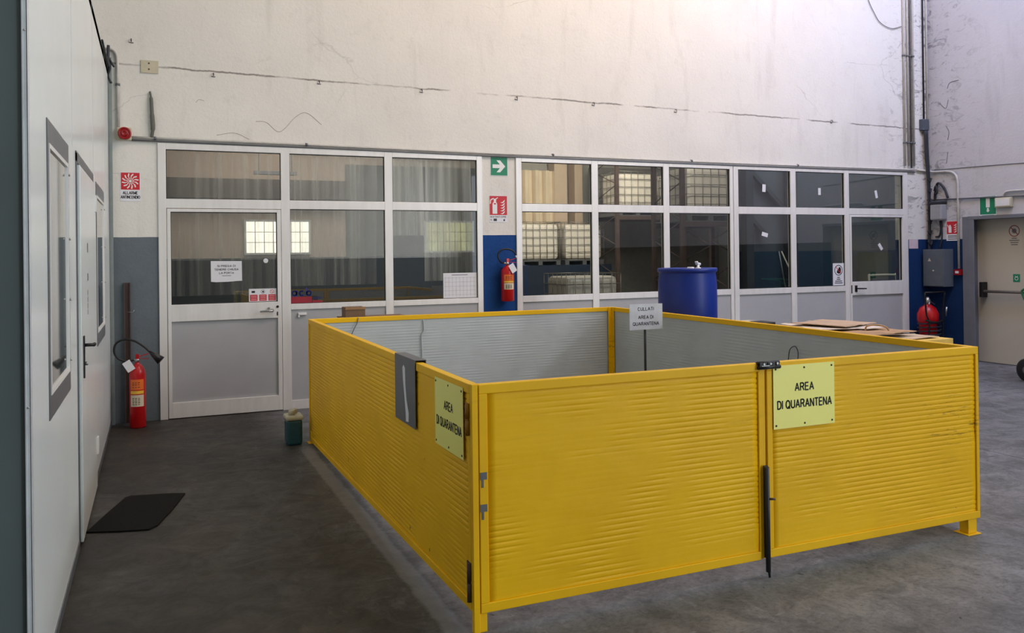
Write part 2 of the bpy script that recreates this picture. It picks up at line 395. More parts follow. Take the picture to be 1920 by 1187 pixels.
def arc_(cx, cy, rx, ry, a0, a1, n=10):
    return [(cx+rx*math.cos(math.radians(a0+(a1-a0)*k/n)), cy+ry*math.sin(math.radians(a0+(a1-a0)*k/n))) for k in range(n+1)]
GLYPH = {   # plain grotesque letters: advance width, strokes in a box one unit high
 'A': (.70, [[(0, 0), (.35, 1), (.70, 0)], [(.12, .33), (.58, .33)]]), 'B': (.60, [[(0, 0), (0, 1)], [(0, 1)]+arc_(.36, .76, .22, .24, 90, -90)+[(0, .52)], [(.36, .52)]+arc_(.36, .26, .25, .26, 90, -90)+[(0, 0)]]),
 'C': (.66, [arc_(.35, .5, .34, .5, 52, 308, 16)]), 'D': (.64, [[(0, 0), (0, 1), (.26, 1)]+arc_(.28, .5, .36, .5, 90, -90, 12)+[(0, 0)]]),
 'E': (.56, [[(.56, 0), (0, 0), (0, 1), (.54, 1)], [(0, .52), (.50, .52)]]), 'G': (.70, [arc_(.35, .5, .34, .5, 50, 330, 16)+[(.67, .46), (.38, .46)]]),
 'H': (.62, [[(0, 0), (0, 1)], [(.62, 0), (.62, 1)], [(0, .52), (.62, .52)]]), 'I': (.02, [[(.01, 0), (.01, 1)]]),
 'L': (.50, [[(0, 1), (0, 0), (.50, 0)]]), 'M': (.74, [[(0, 0), (0, 1), (.37, .1), (.74, 1), (.74, 0)]]), 'N': (.62, [[(0, 0), (0, 1), (.62, 0), (.62, 1)]]),
 'O': (.74, [arc_(.37, .5, .36, .5, 0, 360, 22)]), 'P': (.58, [[(0, 0), (0, 1)], [(0, 1), (.34, 1)]+arc_(.34, .74, .24, .26, 90, -90)+[(0, .48)]]),
 'Q': (.76, [arc_(.37, .5, .36, .5, 0, 360, 22), [(.46, .22), (.74, -.05)]]), 'R': (.64, [[(0, 0), (0, 1)], [(0, 1), (.36, 1)]+arc_(.36, .75, .24, .25, 90, -90)+[(0, .50)], [(.36, .50), (.64, 0)]]),
 'S': (.58, [arc_(.29, .76, .27, .24, 30, 270, 12)[:-1]+arc_(.29, .27, .28, .27, 90, -150, 12)]), 'T': (.60, [[(0, 1), (.60, 1)], [(.30, 1), (.30, 0)]]),
 'U': (.62, [[(0, 1), (0, .32)]+arc_(.31, .31, .31, .31, 180, 360, 12)+[(.62, 1)]]), ' ': (.14, []), '.': (.04, [[(.0, .02), (.04, .02)]]),
 'a': (.54, [arc_(.26, .34, .26, .33, 0, 360, 18), [(.53, .68), (.53, 0)]]), 'c': (.50, [arc_(.28, .34, .27, .33, 48, 312, 14)]), 'b': (.56, [[(0, 1.08), (0, 0)], arc_(.28, .34, .27, .33, 0, 360, 18)])}
def text(s, o, ux, uy, n, height, m, parent, width=None, bold=0.0, name='lettering', stroke=0.19, gap=0.26):
    """lettering centred at o, built from strokes; height = capital height, width = line width"""
    x = 0; lines = []
    for c in s:
        wd, st = GLYPH[c]
        for q in st: lines.append([(x+p[0], p[1]) for p in q])
        x += wd+gap
    x -= gap; xs = (width/x) if width else height; q = MB(); w2 = stroke*height/2
    for L in lines:
        P = [((p[0]-x/2)*xs, (p[1]-0.5)*height) for p in L]
        for (x0, y0), (x1_, y1_) in zip(P, P[1:]):
            d = Vector((x1_-x0, y1_-y0)); d = d.normalized()*w2*0.35 if d.length > 1e-9 else Vector((w2*.3, 0))
            barp(q, x0-d.x, y0-d.y, x1_+d.x, y1_+d.y, 2*w2, o, ux, uy, n, 0.0007)
    return q.build(name, m, parent)
BX, BZ, BN = (1, 0, 0), (0, 0, 1), (0, -1, 0)        # things on the back wall
RX, RN = (0, -1, 0), (-1, 0, 0)                       # things on faces turned to -X

YW, XR, XB, HC = 9.37, 10.98, -0.41, 8.6
# ------------------------------------------------------------------ hall shell
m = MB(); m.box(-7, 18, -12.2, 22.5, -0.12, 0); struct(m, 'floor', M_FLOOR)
m = MB(); y1 = YW+0.22
m.box(-7, 0.044, YW, y1, 0, 2.85); m.box(3.61, 4.05, YW, y1, 0, 2.85); m.box(10.515, XR+0.3, YW, y1, 0, 2.85)
m.box(-7, XR+0.3, YW, y1, 2.85, HC); struct(m, 'wall_back', M_WALLB)
m = MB(); x1 = XR+0.3
m.box(XR, x1, 8.78, YW, 0, 5.4); m.box(XR, x1, 7.15, 8.78, 2.12, 5.4); m.box(XR, x1, -6.4, 7.15, 0, 5.4)
m.box(XR, x1, -11.6, -6.4, 4.7, 5.4); m.box(XR, x1, -12, -11.6, 0, 5.4); m.box(XR, x1, -12, YW, 6.85, HC); m.box(XR, x1, 5.1, YW, 5.4, 6.85); m.box(XR, x1, -12, -6.1, 5.4, 6.85); struct(m, 'wall_right', M_WALLR)
m = MB(); m.box(-7.2, -7, -12, YW, 0, HC); struct(m, 'wall_left', M_WALLF)
m = MB(); m.box(-7, XR, -12.2, -12, 0, HC); struct(m, 'wall_rear', M_WALLF)
m = MB(); m.box(-7, x1, -12, YW+0.22, HC, HC+0.2); struct(m, 'ceiling', M_CEIL)
# rooms behind the glazing; the storage is added to hold reflection stand-ins
m = MB(); m.box(-0.6, 5.75, 14.0, 14.2, 0, 3.6); struct(m, 'wall_office', M_OFFICE)
m = MB(); m.box(-0.8, -0.6, YW+0.22, 14.2, 0, 3.6); struct(m, 'wall_office_side', M_OFFICE)
m = MB(); m.box(5.75, 5.95, 14.2, 22, 0, 5.6); struct(m, 'wall_storage_side', M_STORAGE)
m = MB(); m.box(5.75, 18, 22, 22.2, 0, 5.6); struct(m, 'wall_storage', M_STORAGE)
m = MB(); m.box(-0.8, 18, YW+0.22, 22.2, 5.6, 5.7); m.box(-0.8, 5.0, YW+0.22, 14.2, 3.6, 3.7); struct(m, 'ceiling_rooms', M_CEIL)
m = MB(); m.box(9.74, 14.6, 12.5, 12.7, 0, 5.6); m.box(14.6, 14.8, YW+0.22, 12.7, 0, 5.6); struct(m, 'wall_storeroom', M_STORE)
m = MB(); m.obox((13.9, 17.2, 2.8), (0.79, 1, 0), (1, -0.79, 0), (0, 0, 1), 11.6, 0.15, 5.6)
struct(m, 'wall_storage_end', M_STORAGE)

# ------------------------------------------------------------------ booth on the left
bx0 = XB-0.06; WINS = ((3.99, 4.94, 0.98, 2.25), (7.21, 8.30, 0.985, 2.255)); DR = (5.46, 6.80, 0.0, 2.26)
m = MB(); cuts = [3.42, 3.99, 4.94, 5.46, 6.80, 7.21, 8.30, YW]
m.box(bx0, XB, 3.425, 9.30, 2.26, 3.57)
m.box(bx0, XB, 3.425, 3.99+0.05, 0.02, 2.26); m.box(bx0, XB, 4.89, 5.46, 0.02, 2.26); m.box(bx0, XB, 6.80, 7.26, 0.02, 2.26); m.box(bx0, XB, 8.25, 9.30, 0.02, 2.26)
for a, b, c, d in WINS: m.box(bx0, XB, a+0.05, b-0.05, 0.02, c+0.05); m.box(bx0, XB, a+0.05, b-0.05, d-0.05, 2.26)
booth = struct(m, 'wall_booth', M_BOOTH)
m = MB()
for yj in (5.2, 6.95, 8.6):
    m.box(XB-0.0005, XB+0.0012, yj, yj+0.004, 2.28, 3.56)
struct(m, 'panel_joint', mat('joint_grey', (190, 196, 196), .4), booth)
m = MB(); m.box(-4.0, bx0-0.001, 3.42, 3.48, 0.0, 3.57); m.box(bx0-0.001, -0.4245, 3.4198, 3.4245, 0.0, 3.57); struct(m, 'wall_booth_end', M_BOOTHEND)
m = MB(); m.box(-4.0, XB, 3.48, 9.3, 3.50, 3.57); struct(m, 'ceiling_booth', M_BOOTH)
m = MB(); m.box(-0.4245, -0.4205, 3.404, 3.4245, 0, 3.60); m.box(-0.4205, XB+0.002, 3.412, 3.4245, 0, 3.60); m.box(XB, XB+0.003, 3.412, 3.455, 0, 3.6)
fl = struct(m, 'trim_1', M_FLASH)
for z in (0.32, 1.13, 2.47, 3.1):
    m = MB(); m.lathe([(0.004, 0), (0.004, 0.002), (0.002, 0.003)], (XB-0.006, 3.412, z), (0, -1, 0), 10); m.build('screw', M_CHROME, fl)
m = MB(); 
for z, x in ((1.12, -0.60), (2.64, -0.62)): m.lathe([(0.007, 0), (0.007, 0.002), (0.002, 0.005)], (x, 3.42, z), (0, -1, 0), 10)
m.build('screw', M_CHROME, fl)
m = MB(); m.box(XB, XB+0.035, 9.30, YW, 0, 3.68); m.box(XB-0.02, XB, 9.28, YW, 0, 3.68); struct(m, 'trim_2', mat('corner_channel', (140, 150, 148), 0.4, 0.3))
m = MB(); m.box(XB, XB+0.006, 3.42, 5.45, 0.0, 0.05); m.box(XB, XB+0.006, 6.82, 9.3, 0.0, 0.05); struct(m, 'baseboard_left', M_TRIMG)
for i, (a, b, c, d) in enumerate(WINS):
    m = MB(); t = 0.10
    m.box(XB, XB+0.004, a, b, d-t, d); m.box(XB, XB+0.004, a, b, c, c+t); m.box(XB, XB+0.004, a, a+0.05, c+t, d-t); m.box(XB, XB+0.004, b-0.05, b, c+t, d-t)
    wn = struct(m, 'window_%d' % (i+1), M_TRIMG)
    m = MB(); e = 0.05; g = 0.02
    A, B, C_, D = a+e, b-e, c+t, d-t
    m.box(XB-0.012, XB+0.007, A, B, D-g, D); m.box(XB-0.012, XB+0.007, A, B, C_, C_+g); m.box(XB-0.012, XB+0.007, A, A+g, C_+g, D-g); m.box(XB-0.012, XB+0.007, B-g, B, C_+g, D-g)
    m.build('window_frame', M_ALU, wn)
    m = MB(); m.box(XB-0.004, XB-0.001, A+g, B-g, C_+g, D-g); m.build('pane', M_GLASSB, wn)
    for z in (C_+0.06, C_+0.37, C_+0.68, D-0.06):
        m = MB(); m.tube([(XB+0.008, B-g/2, z), (XB+0.016, B-g/2, z)], 0.006, 8); m.build('latch', M_CHROME, wn)
    m = MB(); m.box(XB-0.075, XB-0.07, A-0.06, B+0.06, C_-0.06, D+0.06)
    ob = m.build('blind', mat('booth_blind', (176, 178, 176), 0.8, var=0.25, vs=4), wn)
# booth door
m = MB(); m.box(XB, XB+0.006, 5.40, 5.455, 0, 2.27); m.box(XB, XB+0.006, 6.80, 6.85, 0, 2.27); m.box(XB, XB+0.006, 5.40, 6.85, 2.22, 2.28)
d1 = struct(m, 'door_1', M_TRIMG)
m = MB(); m.box(XB-0.03, XB+0.018, 5.475, 6.79, 0.015, 2.205); m.build('door_leaf', M_BOOTH, d1, bevel=0.002)
m = MB(); m.box(XB+0.018, XB+0.026, 5.585, 5.625, 0.95, 1.20); hp = m.build('handle_plate', M_BLACK, d1)
m = MB(); m.tube([(XB+0.02, 5.605, 1.145), (XB+0.068, 5.605, 1.145), (XB+0.072, 5.63, 1.143), (XB+0.070, 5.74, 1.137)], [0.010, 0.010, 0.012, 0.011], 10); m.build('lever', M_BLACK, hp)
m = MB(); m.lathe([(0.011, 0), (0.011, 0.014), (0.009, 0.016)], (XB+0.026, 5.605, 1.035), (1, 0, 0), 14); m.build('key_cylinder', M_CHROME, hp)
for z in (0.25, 2.0):
    m = MB(); m.box(XB+0.018, XB+0.028, 6.76, 6.83, z, z+0.12); m.build('hinge', M_WHITE, d1)
m = MB()
for z, h in ((1.70, 0.06), (1.52, 0.045), (1.43, 0.03), (1.385, 0.03), (1.345, 0.03), (1.305, 0.03)): m.box(XB+0.018, XB+0.0188, 5.98, 6.03 if h < .04 else 6.06, z, z+h)
m.build('door_sticker', M_GSTEEL, d1)

# ------------------------------------------------------------------ glazed partitions in the back wall
FY0, FY1 = YW-0.02, YW+0.045
def fr(m, x0, x1, z0, z1, d=0.0): m.box(x0, x1, FY0-d, FY1, z0, z1)
def pane(par, x0, x1, z0, z1): MB().box(x0-0.01, x1+0.01, YW+0.008, YW+0.013, z0-0.01, z1+0.01).build('pane', M_GLASS, par)
def kick(par, x0, x1, z0, z1): MB().box(x0, x1, YW-0.004, YW+0.03, z0, z1).build('kick_panel', M_KICK, par, bevel=0.003)
def gasket(par, rs):
    m = MB()
    for x0, x1, z0, z1 in rs:
        g = 0.006; y0, y1_ = YW-0.002, YW+0.02
        m.box(x0, x1, y0, y1_, z1-g, z1); m.box(x0, x1, y0, y1_, z0, z0+g); m.box(x0, x0+g, y0, y1_, z0+g, z1-g); m.box(x1-g, x1, y0, y1_, z0+g, z1-g)
    m.build('gasket', M_BLACK, par)
def lever(par, x, z, dx, mt):
    m = MB(); y = FY0-0.006
    m.tube([(x, y+0.006, z), (x, y-0.045, z), (x+dx*0.03, y-0.05, z), (x+dx, y-0.048, z-0.004)], [0.011, 0.010, 0.011, 0.009], 10)
    return m.build('door_handle', mt, par)
ZT, ZU0, ZU1, ZL0, ZL1, ZS = 2.85, 2.275, 2.785, 1.148, 2.180, 1.085
# partition with the entrance door
m = MB(); fr(m, 0.044, 0.12, 0, ZT); fr(m, 1.272, 1.365, 0, ZT); fr(m, 2.42, 2.511, 0, ZT); fr(m, 3.542, 3.61, 0, ZT)
for a, b in ((0.12, 1.272), (1.365, 2.42), (2.511, 3.542)): fr(m, a, b, ZU1, ZT)
for a, b in ((1.365, 2.42), (2.511, 3.542)): fr(m, a, b, ZL1, ZU0); fr(m, a, b, ZS, ZL0); fr(m, a, b, 0, 0.10)
fr(m, 0.12, 1.272, 2.178, ZU0)
w3 = struct(m, 'window_3', M_ALU, bevel=0.003)
R3 = [(0.12, 1.272, ZU0, ZU1), (1.365, 2.42, ZU0, ZU1), (2.511, 3.542, ZU0, ZU1), (1.365, 2.42, ZL0, ZL1), (2.511, 3.542, ZL0, ZL1)]
for r in R3: pane(w3, *r)
gasket(w3, R3); kick(w3, 1.365, 2.42, 0.10, ZS); kick(w3, 2.511, 3.542, 0.10, ZS)
m = MB(); fr(m, 0.125, 0.160, 0.008, 2.172, .006); fr(m, 1.225, 1.267, 0.008, 2.172, .006); fr(m, 0.160, 1.225, 2.14, 2.172, .006); fr(m, 0.160, 1.225, 1.003, 1.178, .006); fr(m, 0.160, 1.225, 0.008, 0.168, .006)
d2 = struct(m, 'door_2', M_ALU, bevel=0.003)
pane(d2, 0.160, 1.225, 1.178, 2.14); gasket(d2, [(0.160, 1.225, 1.178, 2.14)]); kick(d2, 0.160, 1.225, 0.168, 1.003)
h = lever(d2, 1.165, 1.085, -0.13, M_CHROME)
m = MB(); m.lathe([(0.018, 0), (0.018, 0.008)], (1.165, FY0-0.006, 1.085), (0, -1, 0), 16); m.lathe([(0.012, 0), (0.012, 0.02)], (1.13, FY0-0.006, 1.11), (0, -1, 0), 12); m.build('rosette', M_CHROME, h)
m = MB(); m.lathe([(0.014, 0), (0.014, 0.006)], (1.222, FY0-0.006, 1.125), (0, -1, 0), 12); m.box(1.214, 1.226, FY0-0.010, FY0-0.005, 1.03, 1.07); m.build('keyhole', M_BLACK, d2)
# middle partition
m = MB()
for a, b in ((4.05, 4.124), (5.09, 5.181), (6.157, 6.245), (7.222, 7.275)): fr(m, a, b, 0, ZT)
C4 = ((4.124, 5.09), (5.181, 6.157), (6.245, 7.222))
for a, b in C4: fr(m, a, b, ZU1, ZT); fr(m, a, b, ZL1, ZU0); fr(m, a, b, ZS-0.01, ZL0+0.003); fr(m, a, b, 0, 0.1)
w4 = struct(m, 'window_4', M_ALU, bevel=0.003); R4 = []
for a, b in C4: R4 += [(a, b, ZU0, ZU1), (a, b, ZL0, ZL1)]; kick(w4, a, b, 0.1, ZS-0.01)
for r in R4: pane(w4, *r)
gasket(w4, R4)
# right-hand partition with its door
m = MB()
for a, b in ((7.285, 7.363), (8.267, 8.362), (9.262, 9.349), (10.425, 10.515)): fr(m, a, b, 0, ZT)
C5 = ((7.363, 8.267), (8.362, 9.262))
for a, b in C5: fr(m, a, b, ZU1, ZT); fr(m, a, b, ZL1-0.004, ZU0); fr(m, a, b, ZS-0.018, ZL0-0.004); fr(m, a, b, 0, 0.1)
fr(m, 9.349, 10.425, ZU1, ZT); fr(m, 9.349, 10.425, 2.185, ZU0)
w5 = struct(m, 'window_5', M_ALU, bevel=0.003); R5 = [(9.349, 10.425, ZU0, ZU1)]
for a, b in C5: R5 += [(a, b, ZU0, ZU1), (a, b, ZL0, ZL1)]; kick(w5, a, b, 0.1, ZS-0.018)
for r in R5: pane(w5, *r)
gasket(w5, R5)
m = MB(); fr(m, 9.353, 9.385, 0.008, 2.18, .006); fr(m, 10.392, 10.42, 0.008, 2.18, .006); fr(m, 9.385, 10.392, 2.147, 2.18, .006); fr(m, 9.385, 10.392, 1.0, 1.2, .006); fr(m, 9.385, 10.392, 0.008, 0.168, .006)
d3 = struct(m, 'door_3', M_ALU, bevel=0.003)
pane(d3, 9.385, 10.392, 1.2, 2.147); gasket(d3, [(9.385, 10.392, 1.2, 2.147)]); kick(d3, 9.385, 10.392, 0.168, 1.0)
h = lever(d3, 9.455, 1.10, 0.15, M_BLACK); m = MB(); m.box(9.43, 9.475, FY0-0.012, FY0-0.006, 1.05, 1.145); m.build('rosette', M_BLACK, h)
m = MB(); m.box(9.362, 9.378, FY0-0.010, FY0-0.005, 1.03, 1.15); m.build('lock_plate', M_BLACK, d3)

# ------------------------------------------------------------------ quarantine pen
X0, X1, Y0, Y1, ZF, ZB = 1.27, 4.405, 3.44, 7.66, 1.085, 1.098
pen = thing('quarantine_pen', ((X0+X1)/2, (Y0+Y1)/2, 0), 'large yellow ribbed-metal pen of four walls, standing open-topped on the hall floor', 'enclosure')
def ribbed(name, p0, p1, za0, za1, zb0, zb1, out, off, mt, par, seed, fade=0.55, pitch=0.0262, amp=0.0034, dent=None):
    """sheet between p0 and p1; z from za0/za1 (bottom) to zb0/zb1 (top); out = unit normal"""
    p0, p1, out = Vector((*p0, 0)), Vector((*p1, 0)), Vector((*out, 0)); L = (p1-p0).length
    nu = max(8, int(L/0.04)); H = max(zb0-za0, zb1-za1); nv = int(H/pitch*8); bm = bmesh.new(); g = []
    for i in range(nu+1):
        u = i/nu; row = []
        for j in range(nv+1):
            v = j/nv; z = (za0*(1-u)+za1*u)*(1-v)+(zb0*(1-u)+zb1*u)*v
            a = noise.fractal(Vector((u*L*1.3, z*2.0, seed*7.3)), 0.7, 2.0, 3)*1.2+noise.noise(Vector((u*L*6.5, z*9.0, seed+40)))*1.0
            a = min(1, max(0.04, 0.50+a*0.9*(1+fade)))
            ph = z/pitch+0.05*noise.noise(Vector((u*L*2.0, z*0.7, seed))); q = ph-math.floor(ph)
            d = -amp*a*math.exp(-((q-0.5)/0.15)**2)+0.0011*noise.fractal(Vector((u*L*7, z*11, seed+3)), 0.8, 2.0, 3)
            if dent:
                dd = ((u*L-dent[0])**2+(z-dent[1])**2)**.5; d -= dent[2]*math.exp(-(dd/0.05)**2)
            row.append(bm.verts.new(p0.lerp(p1, u)+out*(off+d)+Vector((0, 0, z))))
        g.append(row)
    for i in range(nu):
        for j in range(nv):
            f = bm.faces.new((g[i][j], g[i+1][j], g[i+1][j+1], g[i][j+1])); f.smooth = True
    # a back, so the sheet has thickness
    me = bpy.data.meshes.new(name); bm.to_mesh(me); bm.free(); me.materials.append(mt)
    o = bpy.data.objects.new(name, me); COL.objects.link(o); o.parent = par; o.matrix_parent_inverse = Matrix.Translation(-pw(par))
    s = o.modifiers.new('thickness', 'SOLIDIFY'); s.thickness = 0.0012; s.offset = 0
    return o
def side(name, p0, p1, z00, z01, z10, z11, out, seed, rim=0.042, ra=0.03, rb=0.03, lab=None, dent=None, split=None):
    """panel: frame bars proud of two ribbed skins. z00 bottom at p0, z01 bottom at p1, z10/z11 tops"""
    P0, P1, N = Vector((*p0, 0)), Vector((*p1, 0)), Vector((*out, 0)); D = (P1-P0).normalized(); th = 0.034
    m = MB()
    def quad(a, b, c, d):   # four points (s, z) along the panel, swept through the thickness
        vs = []
        for o_ in (0.004, -th-0.004):
            for s_, z_ in (a, b, c, d): vs.append(m.bm.verts.new(P0+D*s_+N*o_+Vector((0, 0, z_))))
        for f in ((0, 1, 2, 3), (7, 6, 5, 4), (0, 4, 5, 1), (1, 5, 6, 2), (2, 6, 7, 3), (3, 7, 4, 0)): m.bm.faces.new([vs[i] for i in f])
    L = (P1-P0).length; zb = lambda s: z00+(z01-z00)*s/L; zt = lambda s: z10+(z11-z10)*s/L
    quad((0, zt(0)-rim), (L, zt(L)-rim), (L, zt(L)), (0, zt(0)))
    quad((0, zb(0)), (L, zb(L)), (L, zb(L)+rim), (0, zb(0)+rim))
    quad((0, zb(0)+rim), (ra, zb(ra)+rim), (ra, zt(ra)-rim), (0, zt(0)-rim))
    quad((L-rb, zb(L-rb)+rim), (L, zb(L)+rim), (L, zt(L)-rim), (L-rb, zt(L-rb)-rim))
    f = m.build(name, M_YEL, pen, bevel=0.003)
    if lab: f['label'] = lab
    a, b = P0+D*ra, P1-D*rb
    ribbed('outer_sheet', a[:2], b[:2], z00+rim, z01+rim, z10-rim, z11-rim, out, -0.004, M_YEL, f, seed, dent=dent)
    s2 = ribbed('inner_sheet', a[:2], b[:2], z00+rim, z01+rim, z10-rim, z11-rim, out, -th+0.004, M_INNER, f, seed+11, fade=0.8, amp=0.0016)
    s2['label'] = 'pale grey ribbed inner skin'
    return f
XM = 2.822
gl = side('gate_panel', (X0+0.028, Y0), (XM, Y0), 0.085, 0.088, ZF, ZF, (0, -1), 1, lab='left front gate panel', ra=0.040, rb=0.008)
gr = side('gate_panel', (2.868, Y0), (X1, Y0), 0.090, 0.090, ZF, ZF, (0, -1), 2, lab='right front gate panel with riveted sign', ra=0.034, rb=0.024, dent=(1.5, 0.62, 0.004))
sl = side('side_panel', (X0, Y1), (X0, Y0+0.03), 0.012, 0.088, ZB, ZF, (-1, 0), 3, lab='left side panel with riveted sign')
sr = side('side_panel', (X1, Y0+0.036), (X1, Y1), 0.09, 0.04, ZF, ZB, (1, 0), 4, lab='right side panel')
bk = side('back_panel', (X0+0.036, Y1), (X1-0.036, Y1), 0.02, 0.04, ZB, ZB, (0, 1), 5)
m = MB(); m.box(X0-0.004, X0+0.024, Y0-0.003, Y0+0.028, 0.0, ZF+0.002); m.box(X0+0.02, X0+0.06, Y0+0.005, Y0+0.035, 0.0, 0.084); cp = m.build('corner_post', M_YEL, pen, bevel=0.002)
m = MB(); m.box(XM+0.004, 2.862, Y0+0.004, Y0+0.030, 0.09, ZF-0.002); m.build('corner_post', M_YEL, pen, bevel=0.002)
m = MB(); m.box(X0+0.036, X0+0.06, Y1-0.06, Y1-0.036, 0, ZB-0.05); m.build('corner_post', M_YEL, pen)
m = MB(); m.box(X1-0.085, X1-0.036, Y1-0.05, Y1-0.038, 0, ZB-0.001); m.box(X1-0.050, X1-0.038, Y1-0.085, Y1-0.05, 0, ZB-0.001); m.build('corner_post', M_YEL, pen)
for x, y in ((X1-0.055, Y0+0.035), (X1-0.06, Y1-0.09), (X0+0.03, Y1-0.06)):
    m = MB(); m.box(x-0.035, x+0.035, y-0.03, y+0.03, 0.006, 0.10); m.box(x-0.06, x+0.05, y-0.05, y+0.05, 0, 0.006); m.build('foot', M_YEL, pen, bevel=0.003)
# drop bolt on the gate
m = MB(); m.tube([(2.848, Y0-0.022, 0.03), (2.846, Y0-0.022, 0.56)], 0.0125, 10); m.tube([(2.856, Y0-0.022, -0.0), (2.850, Y0-0.022, 0.05)], [0.005, 0.010], 8)
m.box(2.836, 2.860, Y0-0.014, Y0-0.006, 0.10, 0.565); db = m.build('drop_bolt', M_DSTEEL, gr); db['label'] = 'dark steel drop bolt reaching down to the floor'
m = MB(); m.tube([(2.85, Y0-0.03, 0.40), (2.878, Y0-0.045, 0.40)], 0.006, 8); m.build('bolt_knob', M_BROWN, db)
# latch on top
lt = MB()
for k in range(5): lt.box(2.812+k*0.026, 2.832+k*0.026, Y0-0.022, Y0+0.012, ZF-0.030, ZF+0.004)
lt.tube([(2.806, Y0-0.014, ZF-0.022), (2.945, Y0-0.014, ZF-0.022)], 0.010, 10); lt.tube([(2.806, Y0-0.006, ZF), (2.945, Y0-0.006, ZF)], 0.009, 10)
lt = lt.build('latch', M_BLACK, gl); lt['label'] = 'black latch joining the two gate panels'
for k in range(3): m = MB(); m.lathe([(0.006, 0), (0.006, 0.003)], (2.838+k*0.042, Y0-0.022, ZF-0.004), (0, -1, 0), 8); m.build('rivet', M_WHITE, lt)
m = MB(); m.box(2.822, 2.87, Y0-0.026, Y0-0.022, ZF-0.014, ZF-0.011); m.build('slide', M_WHITE, lt)
# hinges on the near left corner
for z0, z1 in ((0.86, 1.0), (0.13, 0.30)):
    m = MB(); m.tube([(X0-0.012, Y0+0.036, z0), (X0-0.012, Y0+0.036, (z0+z1)/2-0.003)], 0.010, 10); m.tube([(X0-0.012, Y0+0.036, (z0+z1)/2+0.003), (X0-0.012, Y0+0.036, z1)], 0.010, 10)
    m.box(X0-0.008, X0-0.003, Y0+0.036, Y0+0.075, z0, z1); hg = m.build('hinge', M_BROWN if z0 < .5 else mat('hinge_paint', (150, 108, 20), .5), sl)
for z in (0.685, 0.545):
    m = MB(); m.box(X0+0.030, X0+0.062, Y0-0.0055, Y0-0.004, z-0.016, z+0.016); m.box(X0+0.036, X0+0.046, Y0-0.006, Y0-0.004, z-0.05, z-0.016); pc = m.build('bare_patch', M_GSTEEL, gl)
# riveted signs
def area_sign(par, o, ux, n, w_, h_, sheet):
    o = Vector(o); ux = Vector(ux); n = Vector(n); uz = Vector((0, 0, 1))
    m = MB(); m.prism(rect(0, -h_, w_, 0), o, ux, uz, n, 0.0015); s = m.build('sign_plate', M_YSIGN, par); s['label'] = 'pale yellow plate reading AREA DI QUARANTENA'
    for a in (0.04, 0.5, 0.955):
        for b in (0.055, 0.945):
            m = MB(); m.lathe([(0.0055, 0), (0.005, 0.002), (0.001, 0.003)], o+ux*w_*a-uz*h_*b+n*0.0015, n, 10); m.build('rivet', M_DSTEEL, s)
    text('AREA', o+ux*w_*0.5-uz*h_*0.36+n*0.0016, ux, uz, n, h_*0.115, M_INK, s, w_*0.30, bold=0.018, stroke=0.19)
    text('DI QUARANTENA', o+ux*w_*0.505-uz*h_*0.625+n*0.0016, ux, uz, n, h_*0.12, M_INK, s, w_*0.88, bold=0.018, stroke=0.19)
area_sign(gr, (2.905, Y0-0.0075, 1.066), BX, BN, 0.405, 0.325, None)
area_sign(sl, (X0-0.0075, 3.945, 1.060), RX, RN, 0.405, 0.325, None)
# folded bracket hooked over the left panel
y0b, y1b = 4.28, 4.68
hb = thing('hanging_bracket', (X0, 4.48, ZF), 'dark grey folded steel bracket hooked over the top of the left yellow panel', 'bracket')
m = MB(); zt = 1.098
m.box(X0-0.011, X0-0.008, y0b, y1b, 0.735, zt); m.box(X0-0.011, X0+0.052, y0b, y1b, zt, zt+0.003); m.box(X0+0.049, X0+0.052, y0b, y1b, 1.03, zt); m.build('plate', M_GSTEEL, hb)
m = MB(); pts = [(0.16, 0.06), (0.185, 0.045), (0.21, 0.06), (0.215, 0.15), (0.235, 0.23), (0.275, 0.30), (0.27, 0.345), (0.22, 0.35), (0.215, 0.30), (0.19, 0.20), (0.17, 0.13)]
m.prism([(p[0], -p[1]) for p in pts], (X0-0.0112, y1b, zt), RX, BZ, RN, 0.0006); m.build('paint_smear', M_PAPER, hb)
# sign inside the pen
st = thing('sign_stand', (4.09, 6.5, 0), 'small white notice reading CULLATI AREA DI QUARANTENA on a thin black rod inside the pen', 'sign')
m = MB(); m.tube([(4.062, 6.5, 0), (4.064, 6.5, 1.05)], 0.011, 10); m.lathe([(0.16, 0), (0.16, 0.012), (0.02, 0.02)], (4.062, 6.5, 0), seg=24); m.build('rod', M_BLACK, st)
m = MB(); m.box(3.894, 4.238, 6.480, 6.486, 0.966, 1.196); pl_ = m.build('plate', mat('notice_plate', (200, 202, 206), .4), st)
for s_, z, h_, w_ in (('CULLATI', 1.152, 0.027, 0.165), ('AREA DI', 1.078, 0.027, 0.155), ('QUARANTENA', 1.020, 0.027, 0.27)):
    text(s_, (4.062, 6.4799, z), BX, BZ, BN, h_, M_INK, pl_, w_, bold=0.03)
# scuffs and a loop of wire on the inner skin of the right panel
m = MB(); m.tube(smooth([(X1-0.045, 4.98, 0.84), (X1-0.05, 4.955, 0.92), (X1-0.05, 4.90, 0.95), (X1-0.05, 4.87, 0.91), (X1-0.045, 4.88, 0.84)]), 0.003, 8)
wl = m.build('wire_loop', M_CABLE); tag(wl, 'thin dark wire loop on the inner side of the right pen wall', 'wire')
m = MB(); m.tube(smooth([(2.33, Y1-0.042, 1.05), (2.335, Y1-0.044, 0.95), (2.31, Y1-0.043, 0.90), (2.315, Y1-0.044, 0.75), (2.31, Y1-0.042, 0.5)]), 0.006, 8); m.build('seam', M_INNER, bk)
